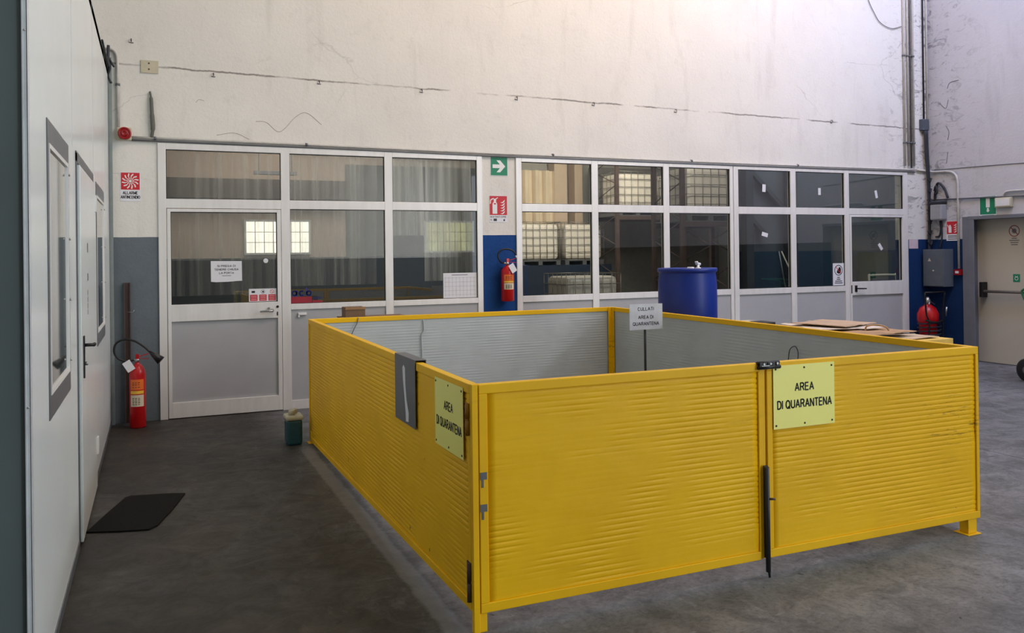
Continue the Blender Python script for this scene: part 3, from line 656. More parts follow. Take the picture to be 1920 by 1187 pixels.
# frayed cord
m = MB(); m.tube(smooth([(1.71, Y1-0.045, 1.095), (1.70, Y1-0.05, 1.05), (1.67, Y1-0.06, 1.0), (1.64, Y1-0.05, 0.93)]), 0.004, 8)
tag(m.build('cord', M_GSTEEL), 'short grey cord hanging on the inner back-left wall of the pen', 'cord')

# ------------------------------------------------------------------ fire extinguishers
def extinguisher(name, loc, label, H, r, hose, horn, tagcard=True, foot=True, horncol=M_BLACK, hornr=(0.012, 0.045)):
    e = thing(name, loc, label, 'fire extinguisher'); x, y, z = loc
    m = MB(); m.lathe([(r*0.88, 0), (r, 0.012), (r, H*0.83), (r*0.93, H*0.89), (r*0.72, H*0.945), (r*0.42, H*0.985), (r*0.30, H), (r*0.28, H+0.015)], (x, y, z), seg=36); m.build('cylinder', M_RED, e)
    m = MB()
    def lab(z0, z1, mt, nm, a0=-2.5, a1=-0.75):
        q = MB(); n = 14
        for k in range(n):
            p, s = a0+(a1-a0)*k/n, a0+(a1-a0)*(k+1)/n; rr = r+0.0008
            v = [q.bm.verts.new((x+rr*math.cos(t_), y+rr*math.sin(t_), z+zz)) for t_, zz in ((p, z0), (s, z0), (s, z1), (p, z1))]; q.bm.faces.new(v).smooth = True
        return q.build(nm, mt, e)
    lab(H*0.60, H*0.76, M_LABO, 'label_band'); lab(H*0.535, H*0.585, M_LABY, 'label_band'); lab(H*0.34, H*0.52, mat('label_paper', (216, 206, 180), .5), 'label_band')
    q = MB()
    for k, zz in enumerate((0.47, 0.445, 0.42, 0.40, 0.375, 0.71, 0.68, 0.64)):
        for a in (-2.1, -1.75, -1.4):
            p = (x+(r+0.0012)*math.cos(a), y+(r+0.0012)*math.sin(a), z+H*zz)
            q.obox(p, (-math.sin(a), math.cos(a), 0), (math.cos(a), math.sin(a), 0), (0, 0, 1), r*0.26*(1 if (k+int(a*10)) % 2 else 0.7), 0.0008, 0.006)
    q.build('label_print', M_DSTEEL, e)
    m.bm.free(); m = MB(); m.lathe([(r*0.32, 0), (r*0.32, 0.03), (r*0.2, 0.035), (r*0.2, 0.05)], (x, y, z+H+0.012), seg=16)
    m.tube([(x, y, z+H+0.035), (x-r*0.7, y-0.01, z+H+0.035)], 0.010, 8); v = m.build('valve', M_CHROME, e)
    m = MB(); m.obox((x+0.045, y-0.01, z+H+0.075), (0.95, -0.1, 0.28), (0, 1, 0), (-0.28, 0, 0.95), 0.12, 0.02, 0.008)
    m.obox((x+0.05, y-0.01, z+H+0.045), (1, -0.1, -0.08), (0, 1, 0), (0.08, 0, 1), 0.11, 0.018, 0.006); m.box(x-0.015, x+0.015, y-0.02, y+0.01, z+H+0.045, z+H+0.09); m.build('grip', M_RED, v)
    m = MB(); m.tube(smooth([Vector(loc)+Vector(p) for p in hose]), 0.0105, 10); hs = m.build('hose', M_BLACK, e)
    a, b = Vector(loc)+Vector(horn[0]), Vector(loc)+Vector(horn[1])
    m = MB(); m.tube([a, a.lerp(b, 0.35), b], [hornr[0], (hornr[0]+hornr[1])/2.2, hornr[1]], 18); m.build('nozzle', horncol, e)
    if tagcard:
        m = MB(); m.obox(Vector(loc)+Vector(tagcard), (0.85, 0.1, 0.5), (0, 1, 0), (-0.5, 0, 0.85), 0.075, 0.0015, 0.105); m.build('tag_card', M_PAPER, e)
    return e
e1 = extinguisher('fire_extinguisher', (-0.162, 9.06, 0), 'tall red fire extinguisher with black discharge horn standing on floor at grey dado', 0.63, 0.075,
    [(-0.03, -0.01, 0.665), (-0.10, -0.02, 0.66), (-0.17, -0.03, 0.69), (-0.205, -0.04, 0.76), (-0.185, -0.04, 0.84), (-0.11, -0.05, 0.875), (-0.02, -0.06, 0.855), (0.06, -0.08, 0.80), (0.115, -0.09, 0.745)],
    [(0.115, -0.09, 0.745), (0.215, -0.11, 0.655)], (-0.075, -0.075, 0.615))
e2 = extinguisher('fire_extinguisher', (3.885, YW-0.105, 1.10), 'red fire extinguisher with hose hung on the blue pillar between windows', 0.42, 0.078,
    [(-0.03, 0, 0.455), (-0.08, -0.02, 0.465), (-0.125, -0.03, 0.51), (-0.125, -0.03, 0.575), (-0.065, -0.04, 0.62), (0.02, -0.05, 0.615), (0.07, -0.05, 0.585), (0.092, -0.05, 0.545)],
    [(0.090, -0.05, 0.548), (0.106, -0.052, 0.508)], (0.035, -0.085, 0.395), horncol=M_WHITE, hornr=(0.010, 0.008))
m = MB(); m.box(3.855, 3.915, YW-0.03, YW, 1.42, 1.50); m.box(3.87, 3.90, YW-0.10, YW-0.0, 1.495, 1.505); m.build('bracket', M_DSTEEL, e2)
# wheeled extinguisher in the corner
we = thing('wheeled_extinguisher', (10.63, 9.08, 0), 'large wheeled red fire extinguisher with black handle bars in corner under grey cabinet', 'fire extinguisher')
m = MB(); m.lathe([(0.10, 0.06), (0.125, 0.08), (0.125, 0.55), (0.15, 0.60), (0.15, 0.70), (0.11, 0.79), (0.05, 0.83), (0.04, 0.85)], (10.61, 9.1, 0), seg=32); m.build('cylinder', M_RED, we)
m = MB(); m.lathe([(0.045, 0.84), (0.04, 0.90), (0.02, 0.95)], (10.61, 9.1, 0), seg=14); m.tube([(10.54, 9.02, 0.84), (10.60, 9.06, 0.89), (10.68, 9.04, 0.84)], 0.010, 8); m.build('valve', M_CHROME, we)
m = MB()
for sx in (-1, 1): m.tube(smooth([(10.61+sx*0.16, 8.98, 0.10), (10.61+sx*0.14, 8.96, 0.55), (10.56+sx*0.17, 8.94, 0.72), (10.50+sx*0.20, 8.88, 1.03)]), 0.012, 8)
m.tube([(10.30, 8.88, 1.03), (10.70, 8.88, 1.03)], 0.012, 8)
m.tube(smooth([(10.42, 8.98, 0.62), (10.50, 8.93, 0.59), (10.62, 8.92, 0.585), (10.80, 8.98, 0.62)]), 0.016, 8); m.build('handle_bar', M_BLACK, we)
m = MB(); pts = []
for k in range(60): a = k*0.42; pts.append((10.61+0.17*math.cos(a), 9.08+0.15*math.sin(a), 0.36+k*0.0038))
m.tube(pts, 0.011, 8); m.build('hose', M_CABLE, we)
m = MB(); m.tube([(10.86, 9.0, 0.66), (10.87, 8.99, 0.80)], 0.014, 8); m.build('nozzle', M_CHROME, we)
for sx in (-1, 1):
    m = MB(); m.lathe([(0.03, -0.02), (0.10, -0.025), (0.12, -0.01), (0.12, 0.01), (0.10, 0.025), (0.03, 0.02)], (10.61+sx*0.20, 9.12, 0.12), (1, 0, 0), 24); m.build('wheel', M_BLACK, we)

# ------------------------------------------------------------------ signs on the back wall
def board(name, x0, x1, z0, z1, label, cat='sign', mt=M_PAPER, y=YW, t=0.003):
    m = MB(); m.box(x0, x1, y-t, y, z0, z1); o = m.build(name, mt); return tag(o, label, cat)
s = board('alarm_sign', -0.309, -0.120, 2.245, 2.545, 'white and red sign reading ALLARME ANTINCENDIO on the narrow wall strip')
m = MB(); m.box(-0.302, -0.128, YW-0.0036, YW-0.003, 2.362, 2.535); m.build('red_field', M_REDP, s)
m = MB(); o_ = (-0.215, YW-0.0036, 2.449); m.prism(circ(0, 0, 0.014, 16), o_, BX, BZ, BN, 0.0006)
for k in range(12):
    a = k*math.pi/6+0.15; b = a+0.22
    barp(m, 0.020*math.cos(a), 0.020*math.sin(a), 0.050*math.cos(b), 0.050*math.sin(b), 0.007, o_, BX, BZ, BN, 0.0006)
    barp(m, 0.050*math.cos(b), 0.050*math.sin(b), 0.078*math.cos(a), 0.078*math.sin(a), 0.012, o_, BX, BZ, BN, 0.0006)
m.build('sunburst', M_WHITE, s)
text('ALLARME', (-0.215, YW-0.0032, 2.330), BX, BZ, BN, 0.028, M_INK, s, 0.135, bold=0.02); text('ANTINCENDIO', (-0.215, YW-0.0032, 2.287), BX, BZ, BN, 0.028, M_INK, s, 0.175, bold=0.02)
s = board('direction_sign', 3.722, 3.950, 2.603, 2.838, 'green sign with a white arrow pointing right, high on the pillar', mt=M_PAPER)
m = MB(); m.box(3.728, 3.944, YW-0.0036, YW-0.003, 2.612, 2.832); m.build('green_field', M_GREENP, s)
m = MB(); m.prism([(-0.080, -0.022), (0.015, -0.022), (-0.030, -0.072), (0.018, -0.072), (0.085, 0), (0.018, 0.072), (-0.030, 0.072), (0.015, 0.022), (-0.080, 0.022)], (3.832, YW-0.0036, 2.722), BX, BZ, BN, 0.0006); m.build('arrow', M_WHITE, s)
s = board('extinguisher_sign', 3.704, 3.938, 2.045, 2.370, 'red and white fire extinguisher sign reading ESTINTORE on the pillar')
m = MB(); m.box(3.708, 3.934, YW-0.0036, YW-0.003, 2.135, 2.364); m.build('red_field', M_REDP, s)
m = MB(); o_ = (3.70, YW-0.0036, 2.13)
m.prism(rect(0.045, 0.02, 0.105, 0.135), o_, BX, BZ, BN, 0.0006); m.prism(circ(0.075, 0.135, 0.030, 16), o_, BX, BZ, BN, 0.00055); barp(m, 0.02, 0.185, 0.06, 0.205, 0.014, o_, BX, BZ, BN, 0.0006); m.prism(rect(0.062, 0.165, 0.092, 0.20), o_, BX, BZ, BN, 0.0007); barp(m, 0.085, 0.195, 0.115, 0.215, 0.01, o_, BX, BZ, BN, 0.0006); barp(m, 0.02, 0.185, 0.018, 0.14, 0.012, o_, BX, BZ, BN, 0.0006)
for k in range(5): m.prism([(0.145, 0.022+k*0.033), (0.175, 0.030+k*0.033), (0.205, 0.058+k*0.033), (0.200, 0.034+k*0.033), (0.178, 0.016+k*0.033)], o_, BX, BZ, BN, 0.0006)
m.build('pictogram', M_WHITE, s)
m = MB(); m.box(3.762, 3.79, YW-0.0044, YW-0.0042, 2.262, 2.278); m.build('pictogram_label', M_REDP, s)
text('ESTINTORE', (3.821, YW-0.0032, 2.113), BX, BZ, BN, 0.018, M_INK, s, 0.20, bold=0.01)
text('N.', (3.728, YW-0.0032, 2.078), BX, BZ, BN, 0.016, M_INK, s, 0.022); m = MB(); m.box(3.757, 3.80, YW-0.0036, YW-0.003, 2.062, 2.092); m.box(3.885, 3.905, YW-0.0036, YW-0.003, 2.062, 2.085); m.build('number_field', M_DSTEEL, s)

YG = YW+0.006
def gboard(name, pts, label, mt=M_PAPER, cat='sign', group=None):
    m = MB(); m.prism(pts, (0, YG+0.001, 0), BX, BZ, BN, 0.001); return tag(m.build(name, mt), label, cat, group)
s = gboard('paper_notice', [(0.549, 1.408), (0.60, 1.402), (0.72, 1.404), (0.80, 1.410), (0.862, 1.412), (0.860, 1.622), (0.548, 1.626)], 'white paper notice asking to keep the door closed, on the left door glass')
for t_, z, h_, w_ in (('SI PREGA DI', 1.572, 0.019, 0.18), ('TENERE CHIUSA', 1.535, 0.019, 0.24), ('LA PORTA', 1.498, 0.019, 0.145)):
    text(t_, (0.705, YG-0.0002, z), BX, BZ, BN, h_, M_INK, s, w_, bold=0.03)
m = MB(); m.box(0.66, 0.75, YG-0.0006, YG, 1.466, 1.471); m.build('small_print', M_DSTEEL, s)
s = gboard('safety_sticker', rect(0.930, 1.180, 1.216, 1.322), 'white sticker with three red fields in the lower right corner of the door glass')
m = MB()
for k in range(3): m.box(0.940+k*0.095, 1.018+k*0.095, YG-0.0006, YG, 1.192, 1.258)
m.build('red_field', M_REDP, s)
m = MB()
for k in range(3):
    for q in range(3): m.box(0.95+k*0.095, 1.008+k*0.095, YG-0.001, YG-0.0006, 1.205+q*0.018, 1.2085+q*0.018)
m.build('small_print', M_PAPER, s)
m = MB(); m.box(0.957, 0.992, YG-0.0006, YG, 1.278, 1.30); ringp(m, 1.074, 1.289, 0.017, 0.003, (0, YG, 0), BX, BZ, BN, 0.0006); m.prism(circ(1.076, 1.289, 0.010, 10), (0, YG, 0), BX, BZ, BN, 0.0006); m.build('pictogram', M_INK, s)
m = MB(); ringp(m, 1.168, 1.289, 0.017, 0.004, (0, YG, 0), BX, BZ, BN, 0.0006); barp(m, 1.155, 1.302, 1.181, 1.276, 0.004, (0, YG, 0), BX, BZ, BN, 0.0006); m.build('pictogram', M_REDP, s)
lg = thing('window_lettering', (1.55, YG, 1.16), 'blue acb lettering above a red bar, lower left of the second window', 'lettering')
text('a', (1.408, YG-0.0002, 1.272), BX, BZ, BN, 0.076, M_BLUEP, lg, 0.048); text('c', (1.482, YG-0.0002, 1.272), BX, BZ, BN, 0.076, M_BLUEP, lg, 0.044); text('b', (1.562, YG-0.0002, 1.272), BX, BZ, BN, 0.076, M_BLUEP, lg, 0.048)
m = MB(); m.prism(rect(1.372, 1.152, 1.592, 1.222), (0, YG, 0), BX, BZ, BN, 0.0008); m.prism([(1.60, 1.152), (1.71, 1.152), (1.71, 1.175), (1.60, 1.182)], (0, YG, 0), BX, BZ, BN, 0.0008); m.build('red_bar', mat('crimson_print', (150, 26, 44), .5), lg)
text('acb', (1.655, YG-0.0002, 1.208), BX, BZ, BN, 0.026, M_BLUEP, lg, 0.088, bold=0.01)
s = gboard('whiteboard', rect(3.116, 1.152, 3.538, 1.448), 'white board with faint ruled chart leaning behind third window glass', cat='board')
m = MB()
for k in range(9): m.box(3.14+k*0.045, 3.1415+k*0.045, YG-0.0006, YG, 1.17, 1.40)
for k in range(5): m.box(3.13, 3.52, YG-0.0006, YG, 1.19+k*0.05, 1.1915+k*0.05)
m.box(3.22, 3.42, YG-0.0006, YG, 1.42, 1.428); m.build('ruled_line', M_GSTEEL, s)
# small white tags taped to the panes
STK = [(7.822, 2.540, 0.058, 0.105, -0.05, 'upper left pane of the right-hand window group'), (8.817, 2.512, 0.048, 0.100, 0.0, 'upper middle pane of the right-hand window group'), (9.905, 2.490, 0.046, 0.115, 0.22, 'pane above the right-hand glazed door'), (7.826, 1.894, 0.105, 0.055, -0.25, 'lower left pane of the right-hand window group'), (9.976, 1.708, 0.050, 0.110, 0.65, 'glass of the right-hand door')]
for x, z, a, b, r_, wh in STK:
    c_, s_ = math.cos(r_), math.sin(r_); P = [(x+(u*c_-v*s_), z+(u*s_+v*c_)) for u, v in ((-a/2, -b/2), (a/2, -b/2), (a/2, b/2), (-a/2, b/2))]
    gboard('paper_tag', P, 'small white paper tag taped to the '+wh, M_PAPER, 'paper tag', 'paper tags taped to the right-hand glazing')
gboard('paper_scrap', circ(1.108, 1.622, 0.026, 9), 'small round white paper scrap on the left door glass below barred window', M_PAPER, 'paper')
s = gboard('prohibition_sign', rect(9.048, 1.152, 9.258, 1.474), 'white no-entry hand sign at the lower right of the middle right-hand pane')
m = MB(); ringp(m, 9.153, 1.372, 0.066, 0.011, (0, YG, 0), BX, BZ, BN, 0.0006)
m.prism([(9.12, 1.335), (9.165, 1.320), (9.195, 1.335), (9.20, 1.385), (9.187, 1.415), (9.172, 1.418), (9.158, 1.408), (9.146, 1.385), (9.126, 1.365)], (0, YG, 0), BX, BZ, BN, 0.0006); m.build('hand_pictogram', M_INK, s)
m = MB(); barp(m, 9.105, 1.42, 9.20, 1.325, 0.010, (0, YG-0.0007, 0), BX, BZ, BN, 0.0006); m.build('slash', M_REDP, s)
m = MB()
for z, w_ in ((1.262, 0.05), (1.236, 0.07), (1.208, 0.13), (1.182, 0.15)): m.box(9.153-w_/2, 9.153+w_/2, YG-0.0006, YG, z, z+0.012)
m.build('small_print', M_DSTEEL, s)
board('paper_label', 10.548, 10.735, 1.675, 1.812, 'small pale pink paper label at the top of the blue corner pillar', 'label', mat('pink_paper', (206, 190, 196), .7))
m = MB(); m.box(1.44, 1.53, YW-0.03, YW-0.004, 1.025, 1.05); m.box(1.44, 1.455, YW-0.03, YW-0.004, 1.00, 1.03)
tag(m.build('door_stop', M_WHITE), 'small white clip fixed under the second window sill', 'clip')
# junction plate, siren
s = board('blank_plate', -0.105, 0.060, 3.562, 3.690, 'cream blank plate with two screw holes high on the back wall', 'wall plate', M_CREAM, t=0.012)
m = MB()
for z in (3.66, 3.60): m.lathe([(0.009, 0), (0.009, 0.001)], (-0.03, YW-0.0125, z), BN, 10)
m.build('screw_hole', M_BROWN, s)
si = thing('alarm_siren', (-0.262, YW, 2.925), 'red round alarm siren on a white base beside the booth', 'siren')
m = MB(); m.box(-0.335, -0.197, YW-0.035, YW, 2.86, 2.99); m.build('base', M_CREAM, si, bevel=0.008)
m = MB(); m.lathe([(0.064, 0), (0.062, 0.045), (0.050, 0.055), (0.048, 0.045), (0.032, 0.045), (0.030, 0.058), (0.018, 0.058), (0.016, 0.048), (0.004, 0.05)], (-0.262, YW-0.035, 2.925), BN, 32); m.build('sounder', M_DKRED, si)

# ------------------------------------------------------------------ pipes, cables, hooks
def pipe(name, pts, r, label, mt=M_CONDUIT, cat='conduit', clips=None, group=None):
    m = MB(); m.tube(pts, r, 10); o = tag(m.build(name, mt), label, cat, group)
    if clips:
        for c, a in clips:
            q = MB(); q.lathe([(r*1.45, -0.012), (r*1.45, 0.012)], c, a, 12); q.build('clip', M_GSTEEL, o)
    return o
yc = YW-0.022
hp1 = [(-0.20, yc, 2.895), (0.5, yc, 2.893), (1.6, yc, 2.888), (3.6, yc, 2.872), (5.2, yc, 2.871), (7.3, yc, 2.868), (9.0, yc, 2.868), (10.5, yc, 2.872), (10.67, yc, 2.870)]
pipe('horizontal_conduit', hp1, 0.012, 'upper of two thin conduits running along the wall above the windows', clips=[((x, yc, 2.893-0.0026*x), (1, 0, 0)) for x in (0.02, 1.55, 4.55, 6.6, 8.4)])
pipe('horizontal_conduit', [(x, y, z-0.030) for x, y, z in hp1], 0.009, 'lower of two thin conduits running along the wall above the windows', M_GSTEEL)
pipe('bent_conduit', smooth([(-0.44, yc, 3.765), (-0.40, yc, 3.778), (-0.35, yc, 3.758), (-0.325, yc, 3.70), (-0.320, yc, 3.60)])+[(-0.318, yc, 2.99)], 0.015, 'grey conduit arching from the booth top down to the siren', clips=[((-0.32, yc, 3.42), (0, 0, 1))])
m = MB(); m.tube(smooth([(-0.40, yc-0.045, 3.80), (-0.405, yc-0.05, 3.66), (-0.39, yc-0.05, 3.58), (-0.405, yc-0.04, 3.50), (-0.38, yc-0.04, 3.42)]), 0.014, 8); m.tube(smooth([(-0.40, yc-0.045, 3.68), (-0.37, yc-0.05, 3.62), (-0.35, yc-0.05, 3.585)]), 0.010, 8); m.tube(smooth([(-0.402, 8.2, 3.585), (-0.402, 8.9, 3.582), (-0.40, 9.3, 3.60), (-0.40, 9.31, 3.78)]), 0.010, 8)
tag(m.build('hanging_cable', M_CABLE), 'black cable bundle hanging at the far top corner of the booth', 'cable')
m = MB(); m.tube(smooth([(-0.022, yc+0.008, 3.37), (-0.012, yc-0.005, 3.30), (-0.004, yc-0.01, 3.12), (0.002, yc-0.01, 3.0), (-0.01, yc, 2.90)]), [0.010]*6+[0.018]*6+[0.022]*8+[0.016]*5, 8)
tag(m.build('cable_sleeve', mat('old_cable', (96, 98, 90), .7)), 'short dark cable sleeve hanging from a broken chase left of the windows', 'cable')
for i, (x, z) in enumerate(((0.594, 3.603), (1.697, 3.602), (2.874, 3.585), (4.075, 3.574), (5.135, 3.566), (6.368, 3.548), (9.043, 3.544), (-0.192, 3.893))):
    m = MB(); m.tube([(x, YW, z), (x, YW-0.03, z), (x, YW-0.035, z-0.03)], 0.005, 8); m.tube([(x-0.02, YW-0.003, z-0.03), (x+0.02, YW-0.003, z-0.034)], 0.004, 6)
    tag(m.build('wall_hook', M_BROWN), 'small rusty hook left in the wall above the windows', 'hook', 'rusty hooks along the upper wall')
for j, (x, zb, r_) in enumerate(((10.468, 2.93, 0.017), (10.545, 2.93, 0.017), (10.600, 2.90, 0.013), (10.655, 2.93, 0.017))):
    wh = ('first', 'second', 'third', 'fourth')[j]
    pipe('vertical_conduit', [(x, yc, HC-0.02), (x, yc, zb)], r_, wh+' from the left of four grey conduits rising beside the corner', clips=[((x, yc, z), (0, 0, 1)) for z in (3.28, 4.6)], group='vertical conduits beside the corner', mt=M_CONDUIT if j != 2 else M_GSTEEL)
jx = thing('junction_box', (10.855, YW, 3.60), 'small dark junction box on the vertical cable in the corner', 'junction box')
m = MB(); m.box(10.79, 10.93, YW-0.07, YW, 3.48, 3.65); m.build('housing', mat('box_grey', (78, 86, 96), .5), jx, bevel=0.008)
m = MB()
for x in (10.805, 10.915):
    for z in (3.495, 3.635): m.lathe([(0.007, 0), (0.007, 0.003)], (x, YW-0.07, z), BN, 8)
m.build('screw', M_CHROME, jx)
pipe('drooping_cable', smooth([(9.70, YW-0.012, 5.75), (9.77, YW-0.015, 5.40), (9.90, YW-0.015, 5.18), (10.02, YW-0.015, 5.05), (10.235, YW-0.015, 4.99), (10.44, YW-0.015, 5.04)]), 0.005, 'thin grey cable drooping across the upper wall to the corner conduits', M_GSTEEL, 'cable')
pipe('pale_conduit', [(10.945, yc, HC-0.02), (10.945, yc, 2.95)], 0.016, 'pale conduit nearest the corner, right of the junction box', cat='conduit')
for pts in ([(1.02, 3.12), (1.13, 3.115), (1.27, 3.02), (1.44, 3.19), (1.56, 3.24), (1.72, 3.12)], [(0.62, 2.955), (0.80, 2.985), (0.95, 2.925)], [(0.42, 3.29), (0.45, 3.32), (0.50, 3.31)]):
    m = MB(); m.tube(smooth([(x, YW-0.001, z) for x, z in pts]), 0.0022, 6); struct(m, 'wall_crack', mat('crack_grey', (158, 152, 142), .8))
for pts in ([(9.02, 4.07), (8.97, 4.15), (8.82, 4.16)], [(9.15, 3.87), (9.05, 3.78), (9.0, 3.90)], [(9.02, 3.3), (9.0, 3.42), (9.05, 3.52)], [(9.05, 2.95), (9.02, 3.12)]):
    m = MB(); m.tube(smooth([(XR-0.001, y, z) for y, z in pts]), 0.0045, 6); struct(m, 'wall_crack', mat('soot_grey', (96, 98, 110), .8))
pipe('vertical_cable', [(10.872, yc, HC-0.02), (10.872, yc, 3.65)], 0.013, 'dark cable dropping from the roof into the junction box', M_CABLE, 'cable')
m = MB()
for k in range(3): m.tube(smooth([(10.845+k*0.022, yc-0.035, 3.475), (10.85+k*0.025, yc-0.04, 3.1), (10.87+k*0.02, yc-0.045, 2.86), (10.89+k*0.015, yc-0.045, 2.5), (10.895+k*0.012, yc-0.045, 2.1), (10.89+k*0.013, yc-0.04, 1.75), (10.895+k*0.01, yc-0.04, 1.25)]), 0.014, 8)
for k in range(9):
    z = 2.80-k*0.16; m.tube(smooth([(10.86, yc-0.05, z-0.06), (10.91, yc-0.065, z-0.11), (10.935, yc-0.06, z-0.05), (10.91, yc-0.045, z-0.15)]), 0.010, 8)
tag(m.build('cable_bundle', M_CABLE), 'thick tangled bundle of dark cables running down the corner', 'cable')
xr = XR-0.02
pipe('bent_conduit', [(10.70, yc, 2.875), (10.93, yc, 2.86), (xr, 9.25, 2.84)]+smooth([(xr, 9.05, 2.83), (xr, 8.93, 2.80), (xr, 8.86, 2.72), (xr, 8.845, 2.58)])+[(xr, 8.845, 1.37)], 0.017, 'grey conduit bending down the right wall to the red call point')
pipe('wall_conduit', [(xr, 9.34, 2.415), (xr, 8.5, 2.395), (xr, 7.2, 2.365)], 0.011, 'thin dark conduit crossing the right wall above the fire door', M_GSTEEL)
pipe('wall_conduit', [(xr, 8.12, 2.385)]+smooth([(xr, 8.12, 2.42), (xr, 8.08, 2.452), (xr, 8.0, 2.458)])+[(xr, 7.2, 2.45)], 0.013, 'short bent conduit rising above the emergency lamp', M_CONDUIT)
m = MB(); m.tube([(XR-0.004, 9.33, 2.87), (XR-0.004, 8.5, 2.85), (XR-0.004, 7.2, 2.81)], 0.005, 6); tag(m.build('wall_cable', M_GSTEEL), 'thin wire stapled across the right wall well above the fire door', 'cable')
m = MB(); m.tube(smooth([(xr, 9.245, 2.40), (xr, 9.24, 2.50), (xr, 9.21, 2.64), (xr-0.02, 9.14, 2.655), (xr, 9.07, 2.56), (xr, 9.02, 2.43)]), 0.017, 8); m.tube(smooth([(xr-0.02, 9.24, 2.55), (xr-0.03, 9.20, 2.62), (xr-0.03, 9.18, 2.52), (xr-0.02, 9.235, 2.50)]), 0.014, 8)
tag(m.build('looped_cable', M_CABLE), 'dark cable looping on the right wall above the pale box', 'cable')
m = MB(); m.tube(smooth([(xr, 9.16, 2.09), (xr, 9.15, 1.95), (xr, 9.18, 1.86), (xr, 9.24, 1.85)]), 0.013, 8); m.tube(smooth([(xr, 9.14, 2.09), (xr, 9.13, 1.85), (xr, 9.17, 1.672)]), 0.012, 8)
tag(m.build('looped_cable', M_CABLE), 'dark cable dropping from pale box to the grey cabinet', 'cable')
sb = thing('alarm_box', (XR, 9.16, 2.22), 'small pale box with dark top on right wall above the grey cabinet', 'box')
m = MB(); m.box(XR-0.13, XR, 9.05, 9.25, 2.10, 2.34); m.build('housing', mat('pale_housing', (150, 152, 156), .5), sb, bevel=0.02)
m = MB(); m.box(XR-0.135, XR-0.0, 9.045, 9.255, 2.342, 2.38); m.build('cap', M_CABLE, sb, bevel=0.01)
cb = thing('wall_cabinet', (XR, 9.14, 1.13), 'flat grey electrical cabinet on the blue part of the right wall', 'cabinet')
m = MB(); m.box(XR-0.20, XR, 8.955, 9.32, 1.10, 1.66); m.build('housing', M_CABINET, cb, bevel=0.004)
m = MB(); m.box(XR-0.208, XR-0.201, 8.965, 9.31, 1.11, 1.65); dr = m.build('door', M_CABINET, cb, bevel=0.002)
m = MB(); m.lathe([(0.012, 0), (0.012, 0.010)], (XR-0.208, 9.13, 1.34), RN, 12); m.prism([(-0.03, 0), (0.03, 0), (0, 0.05)], (XR-0.208, 9.20, 1.48), RX, BZ, RN, 0.001); m.build('lock', M_CREAM, dr)
m = MB(); m.box(XR-0.055, XR, 8.80, 8.905, 1.275, 1.36); cpn = tag(m.build('call_point', M_DKRED), 'small red fire call point at the end of the bent conduit', 'call point')
m = MB(); m.box(XR-0.058, XR-0.055, 8.825, 8.88, 1.30, 1.335); m.build('glass_plate', M_PAPER, cpn)
def rboard(name, y0, y1_, z0, z1, label, mt=M_PAPER, x=XR, t=0.004):
    m = MB(); m.box(x-t, x, y0, y1_, z0, z1); return tag(m.build(name, mt), label, 'sign')
s = rboard('fire_sign', 8.862, 9.065, 1.785, 2.082, 'red and white fire equipment sign on the right wall beside the conduit')
m = MB(); m.box(XR-0.0046, XR-0.004, 8.87, 9.057, 1.885, 2.075); m.build('red_field', M_REDP, s)
m = MB(); o_ = (XR-0.0046, 9.057, 1.885); m.prism(rect(0.03, 0.02, 0.08, 0.11), o_, RX, BZ, RN, 0.0006); m.prism(circ(0.055, 0.12, 0.018, 12), o_, RX, BZ, RN, 0.0007); barp(m, 0.03, 0.10, 0.015, 0.14, 0.012, o_, RX, BZ, RN, 0.0006)
for k in range(4): m.prism([(0.115, 0.03+k*0.033), (0.14, 0.035+k*0.033), (0.165, 0.058+k*0.033), (0.165, 0.035+k*0.033), (0.14, 0.02+k*0.033)], o_, RX, BZ, RN, 0.0006)
m.build('pictogram', M_WHITE, s)
m = MB()
for z in (1.855, 1.832, 1.805): m.box(XR-0.0046, XR-0.004, 8.885, 9.04, z, z+0.010)
m.build('small_print', M_DSTEEL, s)
s = rboard('exit_sign', 8.245, 8.508, 2.105, 2.415, 'green emergency exit sign with a white door and arrow above the fire door', x=XR-0.001)
m = MB(); m.box(XR-0.0056, XR-0.005, 8.252, 8.500, 2.150, 2.408); m.build('green_field', M_GREENP, s)
m = MB(); o_ = (XR-0.0056, 8.500, 2.150); m.prism(rect(0.095, 0.10, 0.155, 0.235), o_, RX, BZ, RN, 0.0006); m.prism([(0.095, 0.055), (0.125, 0.03), (0.155, 0.055), (0.14, 0.055), (0.14, 0.09), (0.11, 0.09), (0.11, 0.055)], o_, RX, BZ, RN, 0.0006); m.build('arrow', M_WHITE, s)
m = MB()
for z in (2.133, 2.118): m.box(XR-0.0056, XR-0.005, 8.28, 8.47, z, z+0.007)
m.build('small_print', M_GREENP, s)
em = thing('emergency_lamp', (XR, 8.11, 2.30), 'white rectangular emergency lamp above the fire door', 'lamp')
m = MB(); m.box(XR-0.06, XR, 7.985, 8.235, 2.235, 2.372); m.build('housing', M_CREAM, em, bevel=0.012)
m = MB(); m.box(XR-0.064, XR-0.060, 8.005, 8.215, 2.255, 2.352); m.build('lens', M_WHITE, em, bevel=0.003)
m = MB(); m.lathe([(0.008, 0), (0.008, 0.004)], (XR-0.064, 8.11, 2.30), RN, 10); m.build('indicator', M_PAPER, em)
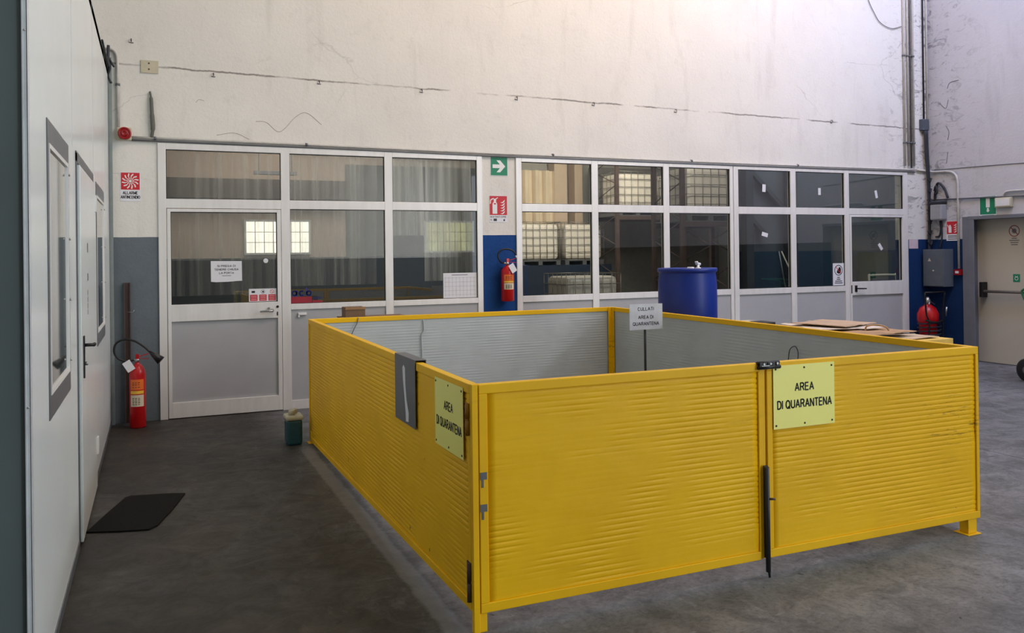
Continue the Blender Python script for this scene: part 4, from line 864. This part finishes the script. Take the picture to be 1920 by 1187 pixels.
# fire door in the right wall, set back in its opening
XD = 11.17
m = MB(); m.box(XR-0.012, XD, 8.70, 8.79, 0, 2.13); m.box(XR-0.012, XD, 7.15, 8.70, 2.085, 2.135); m.box(XR-0.012, XR, 8.60, 8.70, 0, 2.085)
d4 = struct(m, 'door_4', M_JAMB, bevel=0.003)
m = MB(); m.box(XD, XD+0.06, 7.10, 8.74, 0.01, 2.12); m.build('door_leaf', M_DOORR, d4)
m = MB(); m.tube([(XD-0.075, 8.58, 1.04), (XD-0.075, 7.25, 1.05)], 0.022, 10); pb = m.build('push_bar', M_GALV, d4)
m = MB(); m.box(XD-0.11, XD, 8.545, 8.60, 0.955, 1.175); m.build('lock_case', M_BLACK, pb, bevel=0.008)
XS = XD-0.001
s = rboard('prohibition_sign', 7.995, 8.245, 1.66, 2.02, 'white sign with a red barred circle high on the fire door', M_DOORR, XS, 0.002)
m = MB(); ringp(m, 0, 0, 0.070, 0.012, (XS-0.002, 8.12, 1.905), RX, BZ, RN, 0.001); barp(m, -0.05, 0.05, 0.05, -0.05, 0.012, (XS-0.002, 8.12, 1.905), RX, BZ, RN, 0.0012); m.build('barred_circle', mat('dull_red_print', (130, 58, 66), .6), s)
m = MB(); m.prism(circ(0, 0, 0.035, 14), (XS-0.002, 8.12, 1.905), RX, BZ, RN, 0.0006)
for z, w_ in ((1.795, 0.08), (1.765, 0.15), (1.735, 0.12), (1.705, 0.10)): m.box(XS-0.0026, XS-0.002, 8.12-w_/2, 8.12+w_/2, z, z+0.013)
m.build('small_print', M_GSTEEL, s)
s = rboard('push_sticker', 8.045, 8.148, 1.185, 1.295, 'small green square sticker beside the push bar of the fire door', M_GREENP, XS, 0.002)
m = MB(); ringp(m, 0, 0, 0.020, 0.007, (XS-0.002, 8.097, 1.235), RX, BZ, RN, 0.0006); m.prism([(-0.02, 0.03), (0, 0.01), (0.02, 0.03), (0.02, 0.04), (0, 0.02), (-0.02, 0.04)], (XS-0.002, 8.097, 1.235), RX, BZ, RN, 0.0006); m.build('pictogram', M_WHITE, s)

# ------------------------------------------------------------------ things standing in the hall
m = MB()
for k, x in enumerate((-0.284, -0.232)): m.box(x, x+0.008, YW-0.04, YW-0.006, 0.0, 1.418)
m.box(-0.284, -0.224, YW-0.012, YW-0.004, 0.0, 1.418)
ps = tag(m.build('steel_channel', M_BROWN), 'brown steel channel upright against the grey dado behind the extinguisher', 'steel channel')
m = MB(); m.tube([(-0.255, YW-0.04, 1.12), (-0.20, YW-0.06, 1.12), (-0.19, YW-0.06, 1.14)], 0.005, 8); m.build('hook', M_CHROME, ps)
# floor mat
m = MB(); P = [(-0.395, 5.69), (-0.20, 5.62), (-0.045, 5.585), (0.005, 5.65), (0.10, 5.98), (0.185, 6.335), (0.10, 6.37), (-0.165, 6.43), (-0.20, 6.40), (-0.30, 6.05)]
m.prism(P, (0, 0, 0.001), (1, 0, 0), (0, 1, 0), (0, 0, 1), 0.009); tag(m.build('floor_mat', M_MAT, bevel=0.003), 'worn black floor mat lying in front of the white booth door', 'mat')
# jerrycan
jc = thing('jerrycan', (1.12, 7.63, 0), 'small dark teal jerrycan with cream caps beside far left pen corner', 'canister')
m = MB(); m.box(1.055, 1.19, 7.54, 7.72, 0.002, 0.225); m.build('body', M_TEAL, jc, bevel=0.022)
m = MB(); m.box(1.045, 1.20, 7.53, 7.73, 0.22, 0.262); m.build('lid', M_CREAM, jc, bevel=0.018)
for x, y in ((1.105, 7.60), (1.135, 7.68)):
    m = MB(); m.lathe([(0.030, 0), (0.030, 0.035), (0.026, 0.042)], (x, y, 0.262), seg=16); m.build('cap', M_CREAM, jc)
# low stack behind the pen: crate and open carton
ck = thing('stacked_crate', (2.0, 8.25, 0), 'dark crate hidden behind the back pen wall carrying the open carton', 'crate')
m = MB(); m.box(1.66, 2.25, 8.0, 8.22, 0.0, 1.062); m.build('body', M_NAVY, ck, bevel=0.01); m = MB(); m.box(1.64, 2.27, 7.98, 8.24, 1.062, 1.072); m.build('lid', M_CARDD, ck)
ct = thing('open_carton', (1.76, 8.1, 1.072), 'small brown open carton sticking up behind the back left pen wall', 'carton')
m = MB(); m.box(1.68, 1.87, 8.02, 8.026, 1.072, 1.166); m.box(1.68, 1.87, 8.19, 8.196, 1.072, 1.166); m.box(1.68, 1.686, 8.026, 8.19, 1.072, 1.166); m.box(1.864, 1.87, 8.026, 8.19, 1.072, 1.166); m.box(1.686, 1.864, 8.026, 8.19, 1.072, 1.076); m.build('body', M_CARDD, ct)
m = MB(); m.obox((1.775, 8.012, 1.158), (1, 0, 0), (0, -0.25, 1), (0, 1, 0.25), 0.195, 0.025, 0.003); m.build('flap', M_CARD, ct)
# drum on a pallet stack
def pallet(name, x0, x1, y0, y1_, z, label, group=None, cat='pallet', mt=M_WOOD):
    p = thing(name, ((x0+x1)/2, (y0+y1_)/2, z), label, cat, group)
    for a in (0, .5, 1):
        m = MB(); yy = y0+(y1_-y0-0.1)*a; m.box(x0, x1, yy, yy+0.1, z, z+0.10); m.build('bearer', mt, p)
    m = MB()
    for k in range(7): xx = x0+(x1-x0-0.1)*k/6; m.box(xx, xx+0.1, y0, y1_, z+0.10, z+0.12)
    m.build('deck', mt, p); return p
for k in range(5): pallet('wooden_pallet', 4.50, 5.40, 6.70, 7.50, k*0.12, 'wooden pallet in the hidden stack under the blue drum', 'pallets under the blue drum')
bd = thing('plastic_drum', (4.93, 7.08, 0.60), 'large blue plastic drum standing behind the right wall of the pen', 'drum')
m = MB(); r = 0.292
m.lathe([(r*0.93, 0), (r*0.98, 0.02), (r*0.95, 0.06), (r*0.99, 0.30), (r, 0.34), (r*0.985, 0.36), (r, 0.38), (r*1.0, 0.60), (r*0.99, 0.75), (r*0.955, 0.845), (r*0.955, 0.855), (r*1.0, 0.862), (r*1.015, 0.870), (r*1.015, 0.892), (r*0.99, 0.900), (r*0.95, 0.898), (r*0.93, 0.875), (r*0.1, 0.872)], (4.93, 7.08, 0.60), seg=56); m.build('body', M_DRUM, bd)
m = MB(); m.lathe([(0.035, 0), (0.035, 0.035), (0.03, 0.04)], (4.86, 6.92, 1.472), seg=16); m.build('bung', M_WHITE, bd)
m = MB(); m.lathe([(0.028, 0), (0.028, 0.03), (0.014, 0.035), (0.012, 0.075)], (5.02, 7.02, 1.472), seg=14); m.tube([(4.995, 7.02, 1.545), (5.045, 7.02, 1.535)], 0.014, 8); m.lathe([(0.016, 0), (0.016, 0.016)], (5.0, 7.02, 1.55), seg=10); m.build('tap', M_WHITE, bd)
# yellow bin with flattened cardboard
for k in range(7): pallet('wooden_pallet', 4.95, 5.95, 4.80, 5.90, k*0.12, 'wooden pallet in the tall stack right of the pen under flattened cardboard', 'pallets under the cardboard')
yb = MB(); yb.box(4.93, 5.97, 4.88, 5.95, 0.84, 0.93); yb = tag(yb.build('yellow_board', mat('yellow_board_paint', (222, 186, 92), .6), bevel=0.004), 'pale yellow board on top of the pallet stack behind right pen wall', 'board')
random.seed(3)
LB = ('lowest', 'second', 'third', 'fourth', 'topmost')
z = 0.935
for k, (cx, cy, sx, sy, t_, ang) in enumerate(((5.42, 5.40, 0.90, 0.95, 0.022, 0.05), (5.40, 5.50, 0.80, 0.80, 0.020, -0.12), (5.36, 5.42, 0.70, 0.85, 0.022, 0.2), (5.38, 5.60, 0.62, 0.62, 0.022, -0.2), (5.42, 5.62, 0.55, 0.50, 0.018, 0.32))):
    m = MB(); N_ = 14; g = []; ca, sa = math.cos(ang), math.sin(ang)
    for i in range(N_+1):
        row = []
        for j in range(N_+1):
            u, v = (i/N_-.5)*sx, (j/N_-.5)*sy; h = 0.006*noise.noise(Vector((u*5, v*5, k*3.1)))+0.006*noise.noise(Vector((u*14, v*4, k)))
            e_ = 0.012*noise.noise(Vector((i*.7, j*.7, k+9)))
            row.append(m.bm.verts.new((cx+(u+e_)*ca-(v+e_)*sa, cy+(u+e_)*sa+(v+e_)*ca, z+0.010+h)))
        g.append(row)
    for i in range(N_):
        for j in range(N_): m.bm.faces.new((g[i][j], g[i+1][j], g[i+1][j+1], g[i][j+1]))
    o = m.build('cardboard_sheet', mat('cardboard_%d' % k, ((196, 176, 150), (206, 192, 178), (176, 142, 108), (214, 202, 190), (190, 164, 138))[k], 0.8, var=0.15))
    so = o.modifiers.new('thickness', 'SOLIDIFY'); so.thickness = 0.006
    tag(o, LB[k]+' flattened cardboard sheet of the pile beyond the right pen wall', 'cardboard', 'flattened cardboard pile'); z += t_
m = MB(); m.tube(smooth([(5.25, 5.10, 1.010), (5.26, 5.09, 1.045), (5.32, 5.06, 1.055), (5.38, 5.02, 1.040), (5.40, 5.00, 1.010)]), 0.007, 8); tag(m.build('cardboard_strip', M_CARD), 'curled cardboard strip at the right end of the cardboard pile', 'cardboard')
m = MB(); m.box(4.98, 5.2, 6.02, 6.5, 0.0, 0.97); tag(m.build('grey_bin', M_GSTEEL, bevel=0.01), 'grey bin hidden behind right pen wall under small black case', 'bin')
# small dark clutter just above the right wall
sx0 = thing('tool_case', (5.1, 6.2, 0.97), 'small dark tool case lying just above the right pen wall', 'case')
m = MB(); m.box(5.02, 5.16, 6.05, 6.24, 0.97, 1.018); m.build('body', M_BLACK, sx0, bevel=0.006); m = MB(); m.box(5.02, 5.16, 6.26, 6.42, 0.97, 1.012); m.build('lid', M_CREAM, sx0, bevel=0.006)
m = MB(); m.box(5.022, 5.158, 6.245, 6.255, 0.972, 1.015); m.build('catch', M_CHROME, sx0)
# green trolley at the right edge
tr = thing('hand_trolley', (10.1, 7.0, 0), 'green-handled trolley with black wheel at the right edge before fire door', 'trolley')
m = MB()
for sy in (0, ): pass
for x in (9.95, 10.25):
    m.tube(smooth([(x, 6.6, 0.16), (x, 6.95, 0.62), (x, 7.22, 0.95), (x, 7.30, 1.10), (x, 7.27, 1.145), (x, 7.20, 1.155), (x, 6.80, 1.165)], 6), 0.013, 10)
m.tube([(9.95, 6.80, 1.165), (10.25, 6.80, 1.165)], 0.013, 8); m.tube([(9.95, 7.30, 1.10), (10.25, 7.30, 1.10)], 0.013, 8); m.build('handle_frame', M_GREEN, tr)
m = MB(); m.tube([(10.1, 7.29, 0.575), (10.1, 7.10, 0.60)], [0.028, 0.022], 10); m.box(10.0, 10.2, 6.45, 7.10, 0.56, 0.62); m.box(9.97, 10.23, 6.4, 7.0, 0.16, 0.22); m.build('body', M_BLACK, tr)
for x in (9.90, 10.30):
    m = MB(); m.lathe([(0.05, -0.03), (0.12, -0.03), (0.145, -0.015), (0.145, 0.015), (0.12, 0.03), (0.05, 0.03)], (x, 7.20, 0.145), (1, 0, 0), 28); wq = m.build('wheel', M_BLACK, tr)
    m = MB(); m.lathe([(0.05, -0.033), (0.05, 0.033)], (x, 7.20, 0.145), (1, 0, 0), 16); m.build('hub', M_GSTEEL, wq)

tr.location.y -= 0.12; tr.location.x += 0.05

# ------------------------------------------------------------------ seen through the glass: office
def barred(x0, x1, z0, z1, name, col, s, n, label_n):
    m = MB(); m.box(x0, x1, 13.985, 13.995, z0, z1); wv = struct(m, name, emit_mat(name+'_daylight', col, s, 0.35 if s < 2 else 0.1))
    m = MB()
    for k in range(1, n): xx = x0+(x1-x0)*k/n; m.tube([(xx, 13.96, z0), (xx, 13.96, z1)], 0.006, 6)
    for k in range(1, 3): zz = z0+(z1-z0)*k/3; m.tube([(x0, 13.96, zz), (x1, 13.96, zz)], 0.005, 6)
    m.build('grille', M_CREAM, wv)
    m = MB(); e = 0.03
    m.box(x0-e, x0, 13.93, 14, z0-e, z1+e); m.box(x1, x1+e, 13.93, 14, z0-e, z1+e); m.box(x0, x1, 13.93, 14, z1, z1+e); m.box(x0, x1, 13.93, 14, z0-e, z0); m.build('window_frame', M_WHITE, wv)
barred(1.35, 2.335, 1.735, 2.235, 'window_6', (255, 244, 226), 2.6, 7, '')
barred(4.33, 5.185, 1.738, 2.232, 'window_7', (226, 220, 168), 1.15, 8, '')
m = MB(); m.box(2.95, 5.75, 13.99, 13.999, 1.66, 3.2); struct(m, 'wall_office_panel', mat('office_grey_panel', (120, 118, 114), .7))
m = MB(); m.box(-0.6, 2.95, 13.55, 13.99, 2.58, 2.88); struct(m, 'trim_3', mat('office_duct_grey', (96, 90, 84), .7))
cl = thing('ceiling_lamp', (1.8, 13.0, 2.96), 'long unlit tube lamp hanging behind the upper pane over left door', 'lamp')
m = MB(); m.box(1.38, 2.0, 12.95, 13.05, 2.90, 2.95); m.build('housing', M_GSTEEL, cl); m = MB(); m.tube([(1.45, 13, 2.95), (1.45, 13, 3.6)], 0.006, 6); m.tube([(1.93, 13, 2.95), (1.93, 13, 3.6)], 0.006, 6); m.build('hanger', M_GSTEEL, cl)
def curtain(x0, x1, z0, z1, y, label, seed, period=0.11, mt=None):
    m = MB(); n = int((x1-x0)/period*8); nz = 6; g = []
    for i in range(n+1):
        x = x0+(x1-x0)*i/n; row = []
        for j in range(nz+1):
            z = z0+(z1-z0)*j/nz; a = 0.022*(1-0.3*j/nz)
            row.append(m.bm.verts.new((x+0.01*math.sin(z*3+i*0.7), y+a*math.sin(2*math.pi*(x/period)+0.8*noise.noise(Vector((x*3, z*0.6, seed)))), z)))
        g.append(row)
    for i in range(n):
        for j in range(nz): m.bm.faces.new((g[i][j], g[i+1][j], g[i+1][j+1], g[i][j+1])).smooth = True
    o = tag(m.build('curtain', mt or M_SHEER), label, 'curtain', 'sheer curtains behind the left glazing')
    m = MB(); m.box(x0, x1, y-0.03, y+0.03, z1, z1+0.02)
    for x in (x0, x1-0.03): m.box(x, x+0.03, FY1, y-0.03, z1, z1+0.02)
    m.build('rail', M_WHITE, o); return o
curtain(0.15, 1.24, 1.25, 2.83, 9.75, 'thin sheer curtain hanging behind the left glazed door', 1, 0.13)
curtain(1.40, 2.42, 1.33, 2.82, 9.72, 'sheer pleated curtain behind the window right of the left door', 2, 0.10)
curtain(2.56, 3.0, 1.90, 2.82, 9.72, 'short sheer curtain in the left half of the third window', 3, 0.09, M_SHEER2)
curtain(3.0, 3.60, 1.35, 2.82, 9.70, 'dense sheer curtain at the right side of the third window', 4, 0.10, M_SHEER2)
dk = thing('office_desk', (3.9, 11.6, 0), 'dark office desk behind the third window', 'desk')
m = MB(); m.box(3.0, 4.8, 11.2, 11.9, 0.95, 1.0); m.build('desktop', M_NAVY, dk)
for x, y in ((3.05, 11.25), (4.7, 11.25), (3.05, 11.8), (4.7, 11.8)): m = MB(); m.box(x, x+0.06, y, y+0.06, 0, 0.95); m.build('leg', M_NAVY, dk)
mo = thing('monitor', (4.1, 11.4, 1.0), 'black computer monitor behind the white board in third window', 'monitor')
m = MB(); m.box(3.80, 4.38, 11.38, 11.42, 1.20, 1.58); m.build('screen', M_BLACK, mo); m = MB(); m.box(4.05, 4.15, 11.40, 11.46, 1.0, 1.25); m.box(3.95, 4.25, 11.33, 11.5, 1.0, 1.015); m.build('stand', M_BLACK, mo)

# ------------------------------------------------------------------ storage added behind the glass in place of reflections
m = MB(); n = 90; g = []
for i in range(n+1):
    x = 7.6+2.85*i/n; yy = 21.42+0.06*(1 if (i//5) % 2 else -1)*(1 if i % 5 else 0.2); g.append((m.bm.verts.new((x, yy, 0)), m.bm.verts.new((x, yy, 4.02))))
for a, b in zip(g, g[1:]): m.bm.faces.new((a[0], b[0], b[1], a[1]))
cg = m.build('wall_corrugated', M_CORR); cg['kind'] = 'structure'; sm_ = cg.modifiers.new('thickness', 'SOLIDIFY'); sm_.thickness = 0.01
m = MB(); m.box(10.5, 10.9, 21.5, 21.9, 0, 5.6); m.box(11.15, 11.4, 21.5, 21.9, 0, 5.6); struct(m, 'wall_pier', M_PINK)
m = MB(); m.box(6.4, 11.6, 20.22, 21.3, 0, 1.37); struct(m, 'wall_loading_dock', M_NAVY)
m = MB(); m.box(11.6, 16.0, 21.3, 21.5, 0, 4.15); struct(m, 'wall_storage_inner', mat('grey_block_wall', (112, 110, 106), .8))
def tote(loc, label, src=None):  # solid tank added behind the glass in place of a reflected one
    x, y, z = loc
    t = thing('stand_in_tote', loc, label, 'tank', 'stand-ins for tote tanks reflected in the glazing'); w_, d_, h_ = 1.2, 1.0, 1.0
    m = MB(); m.box(x-w_/2+0.04, x+w_/2-0.04, y-d_/2+0.04, y+d_/2-0.04, z+0.15, z+1.10); m.build('bottle', M_BOTTLE, t, bevel=0.09)
    m = MB(); r_ = 0.009
    for i in range(7):
        xx = x-w_/2+w_*i/6
        for yy in (y-d_/2, y+d_/2): m.tube([(xx, yy, z+0.13), (xx, yy, z+1.15)], r_, 6)
    for i in range(1, 5):
        yy = y-d_/2+d_*i/5
        for xx in (x-w_/2, x+w_/2): m.tube([(xx, yy, z+0.13), (xx, yy, z+1.15)], r_, 6)
    for j in range(6):
        zz = z+0.14+j*0.202; a = [(x-w_/2, y-d_/2, zz), (x+w_/2, y-d_/2, zz), (x+w_/2, y+d_/2, zz), (x-w_/2, y+d_/2, zz)]
        for k in range(4): m.tube([a[k], a[(k+1) % 4]], r_, 6)
    m.build('cage', M_GALV, t)
    m = MB(); m.box(x-w_/2, x+w_/2, y-d_/2, y+d_/2, z+0.10, z+0.13)
    for i in (-1, 0, 1): m.box(x+i*(w_/2-0.07)-0.06, x+i*(w_/2-0.07)+0.06, y-d_/2, y+d_/2, z, z+0.10)
    m.build('pallet_base', M_GSTEEL, t); return t
tote((9.43, 20.7, 1.371), 'stand-in for a reflected white tote tank, left in the fourth window')
tote((10.78, 20.75, 1.371), 'stand-in for a reflected white tote tank, right of another on the dock')
tote((7.86, 14.9, 0.12), 'stand-in for a reflected caged tote tank, low in the fourth window')
pallet('wooden_pallet', 7.26, 8.46, 14.4, 15.4, 0, 'added wooden pallet under the low stand-in tote tank')
def rack(name, x0, x1, y0, y1_, z, h, label):
    rk = thing(name, ((x0+x1)/2, (y0+y1_)/2, 0), label, 'rack')
    for x in (x0, x1):
        for y in (y0, y1_): m = MB(); m.box(x-0.045, x+0.045, y-0.04, y+0.04, 0, h); m.build('upright', M_BROWN, rk)
        m = MB(); nb = 5
        for k in range(nb):
            za, zb = z-1.6+k*0.8, z-1.2+k*0.8
            if zb > h: break
            m.tube([(x, y0, za), (x, y1_, zb)], 0.012, 6); m.tube([(x, y1_, zb), (x, y0, min(zb+0.4, h))], 0.012, 6)
        m.build('brace', M_BROWN, rk)
    m = MB(); m.box(x0, x1, y0, y0+0.05, z-0.12, z-0.02); m.box(x0, x1, y1_-0.05, y1_, z-0.12, z-0.02); m.build('beam', M_BROWN, rk)
    m = MB(); m.box(x0, x1, y0, y1_, z-0.02, z); m.build('shelf', M_GSTEEL, rk); return rk
rack('stand_in_rack', 11.05, 14.0, 18.95, 20.15, 2.66, 4.6, 'added brown pallet rack carrying the stand-in tote tanks behind the fifth window')
tote((11.75, 19.55, 2.661), 'left stand-in for a reflected tote tank on the upper shelf behind the fifth window'); tote((13.2, 19.55, 2.661), 'right stand-in for a reflected tote tank on the upper shelf behind the fifth window')
rack('stand_in_rack', 9.86, 11.35, 14.3, 15.35, 2.31, 3.6, 'added brown pallet rack with one stand-in tote tank behind the sixth window')
tote((10.60, 14.85, 2.311), 'stand-in for a reflected tote tank, high on the nearer rack, sixth window')

# ------------------------------------------------------------------ seen through the glass: storeroom
m = MB(); m.box(9.86, 10.02, 12.3, 12.46, 0, 5.6); m.box(10.86, 11.04, 12.3, 12.46, 0, 5.6); struct(m, 'wall_storeroom_post', M_DSTEEL)
m = MB(); m.obox((10.43, 12.42, 2.80), (0.74, 0, -0.67), (0, 1, 0), (0.67, 0, 0.74), 1.36, 0.08, 0.075); m.obox((10.18, 12.42, 2.15), (0.74, 0, -0.67), (0, 1, 0), (0.67, 0, 0.74), 0.55, 0.08, 0.075); struct(m, 'trim_4', M_DSTEEL)
def broom(x0, x1, label, mt):
    b = thing('broom', (x0, 12.1, 0), label, 'broom', 'brooms in the dark storeroom')
    m = MB(); m.tube([(x0, 12.1, 0.95), (x1, 12.2, 1.66)], 0.012, 8); m.build('stick', mt, b); m = MB(); m.box(x0-0.07, x0+0.07, 12.05, 12.15, 0.88, 1.0); m.build('brush', M_CREAM, b, bevel=0.02)
m = MB(); m.box(10.0, 11.4, 11.95, 12.28, 0, 0.88); tag(m.build('low_locker', M_NAVY), 'dark low locker behind the brooms in the right-hand storeroom', 'locker')
broom(10.56, 10.50, 'upright broom behind the first right-hand pane', M_GSTEEL); broom(10.86, 10.56, 'leaning broom with pale stick behind the first right-hand pane', M_CREAM)
m = MB()
for k in range(7): m.lathe([(0.03, 0), (0.07, 0.03), (0.07, 0.09), (0.03, 0.13)], (10.10+k*0.05, 12.02+0.02*(k % 2), 0.885), seg=12)
tag(m.build('green_rags', mat('green_cloth', (70, 110, 92), .9)), 'bunch of green cloths on the locker in the storeroom', 'cloth')
lk = thing('storeroom_locker', (12.9, 12.2, 0), 'dark green locker seen through the right-hand glazed door', 'locker')
m = MB(); m.box(12.6, 13.05, 12.0, 12.4, 0, 1.62); m.build('body', mat('dark_green_paint', (26, 52, 44), .5), lk); m = MB(); m.box(12.62, 13.03, 11.985, 12.0, 0.1, 1.6); m.build('door', mat('dark_green_paint', (26, 52, 44), .5), lk)
ch = thing('metal_chair', (12.4, 11.6, 0), 'pale metal chair seen through the right-hand glazed door', 'chair')
m = MB(); m.tube(smooth([(12.0, 11.5, 0.5), (12.0, 11.55, 1.15), (12.06, 11.55, 1.2), (12.6, 11.55, 1.2), (12.66, 11.55, 1.15), (12.66, 11.5, 0.5)]), 0.018, 8); m.build('frame', M_CREAM, ch)
for x, y in ((12.0, 11.5), (12.66, 11.5), (12.0, 11.1), (12.66, 11.1)): m = MB(); m.tube([(x, y, 0), (x, y, 0.5)], 0.016, 8); m.build('leg', M_CREAM, ch)
m = MB(); m.box(11.98, 12.68, 11.05, 11.52, 0.5, 0.53); m.build('seat', M_NAVY, ch); m = MB(); m.box(12.06, 12.6, 11.53, 11.57, 0.95, 1.15); m.build('backrest', M_NAVY, ch)
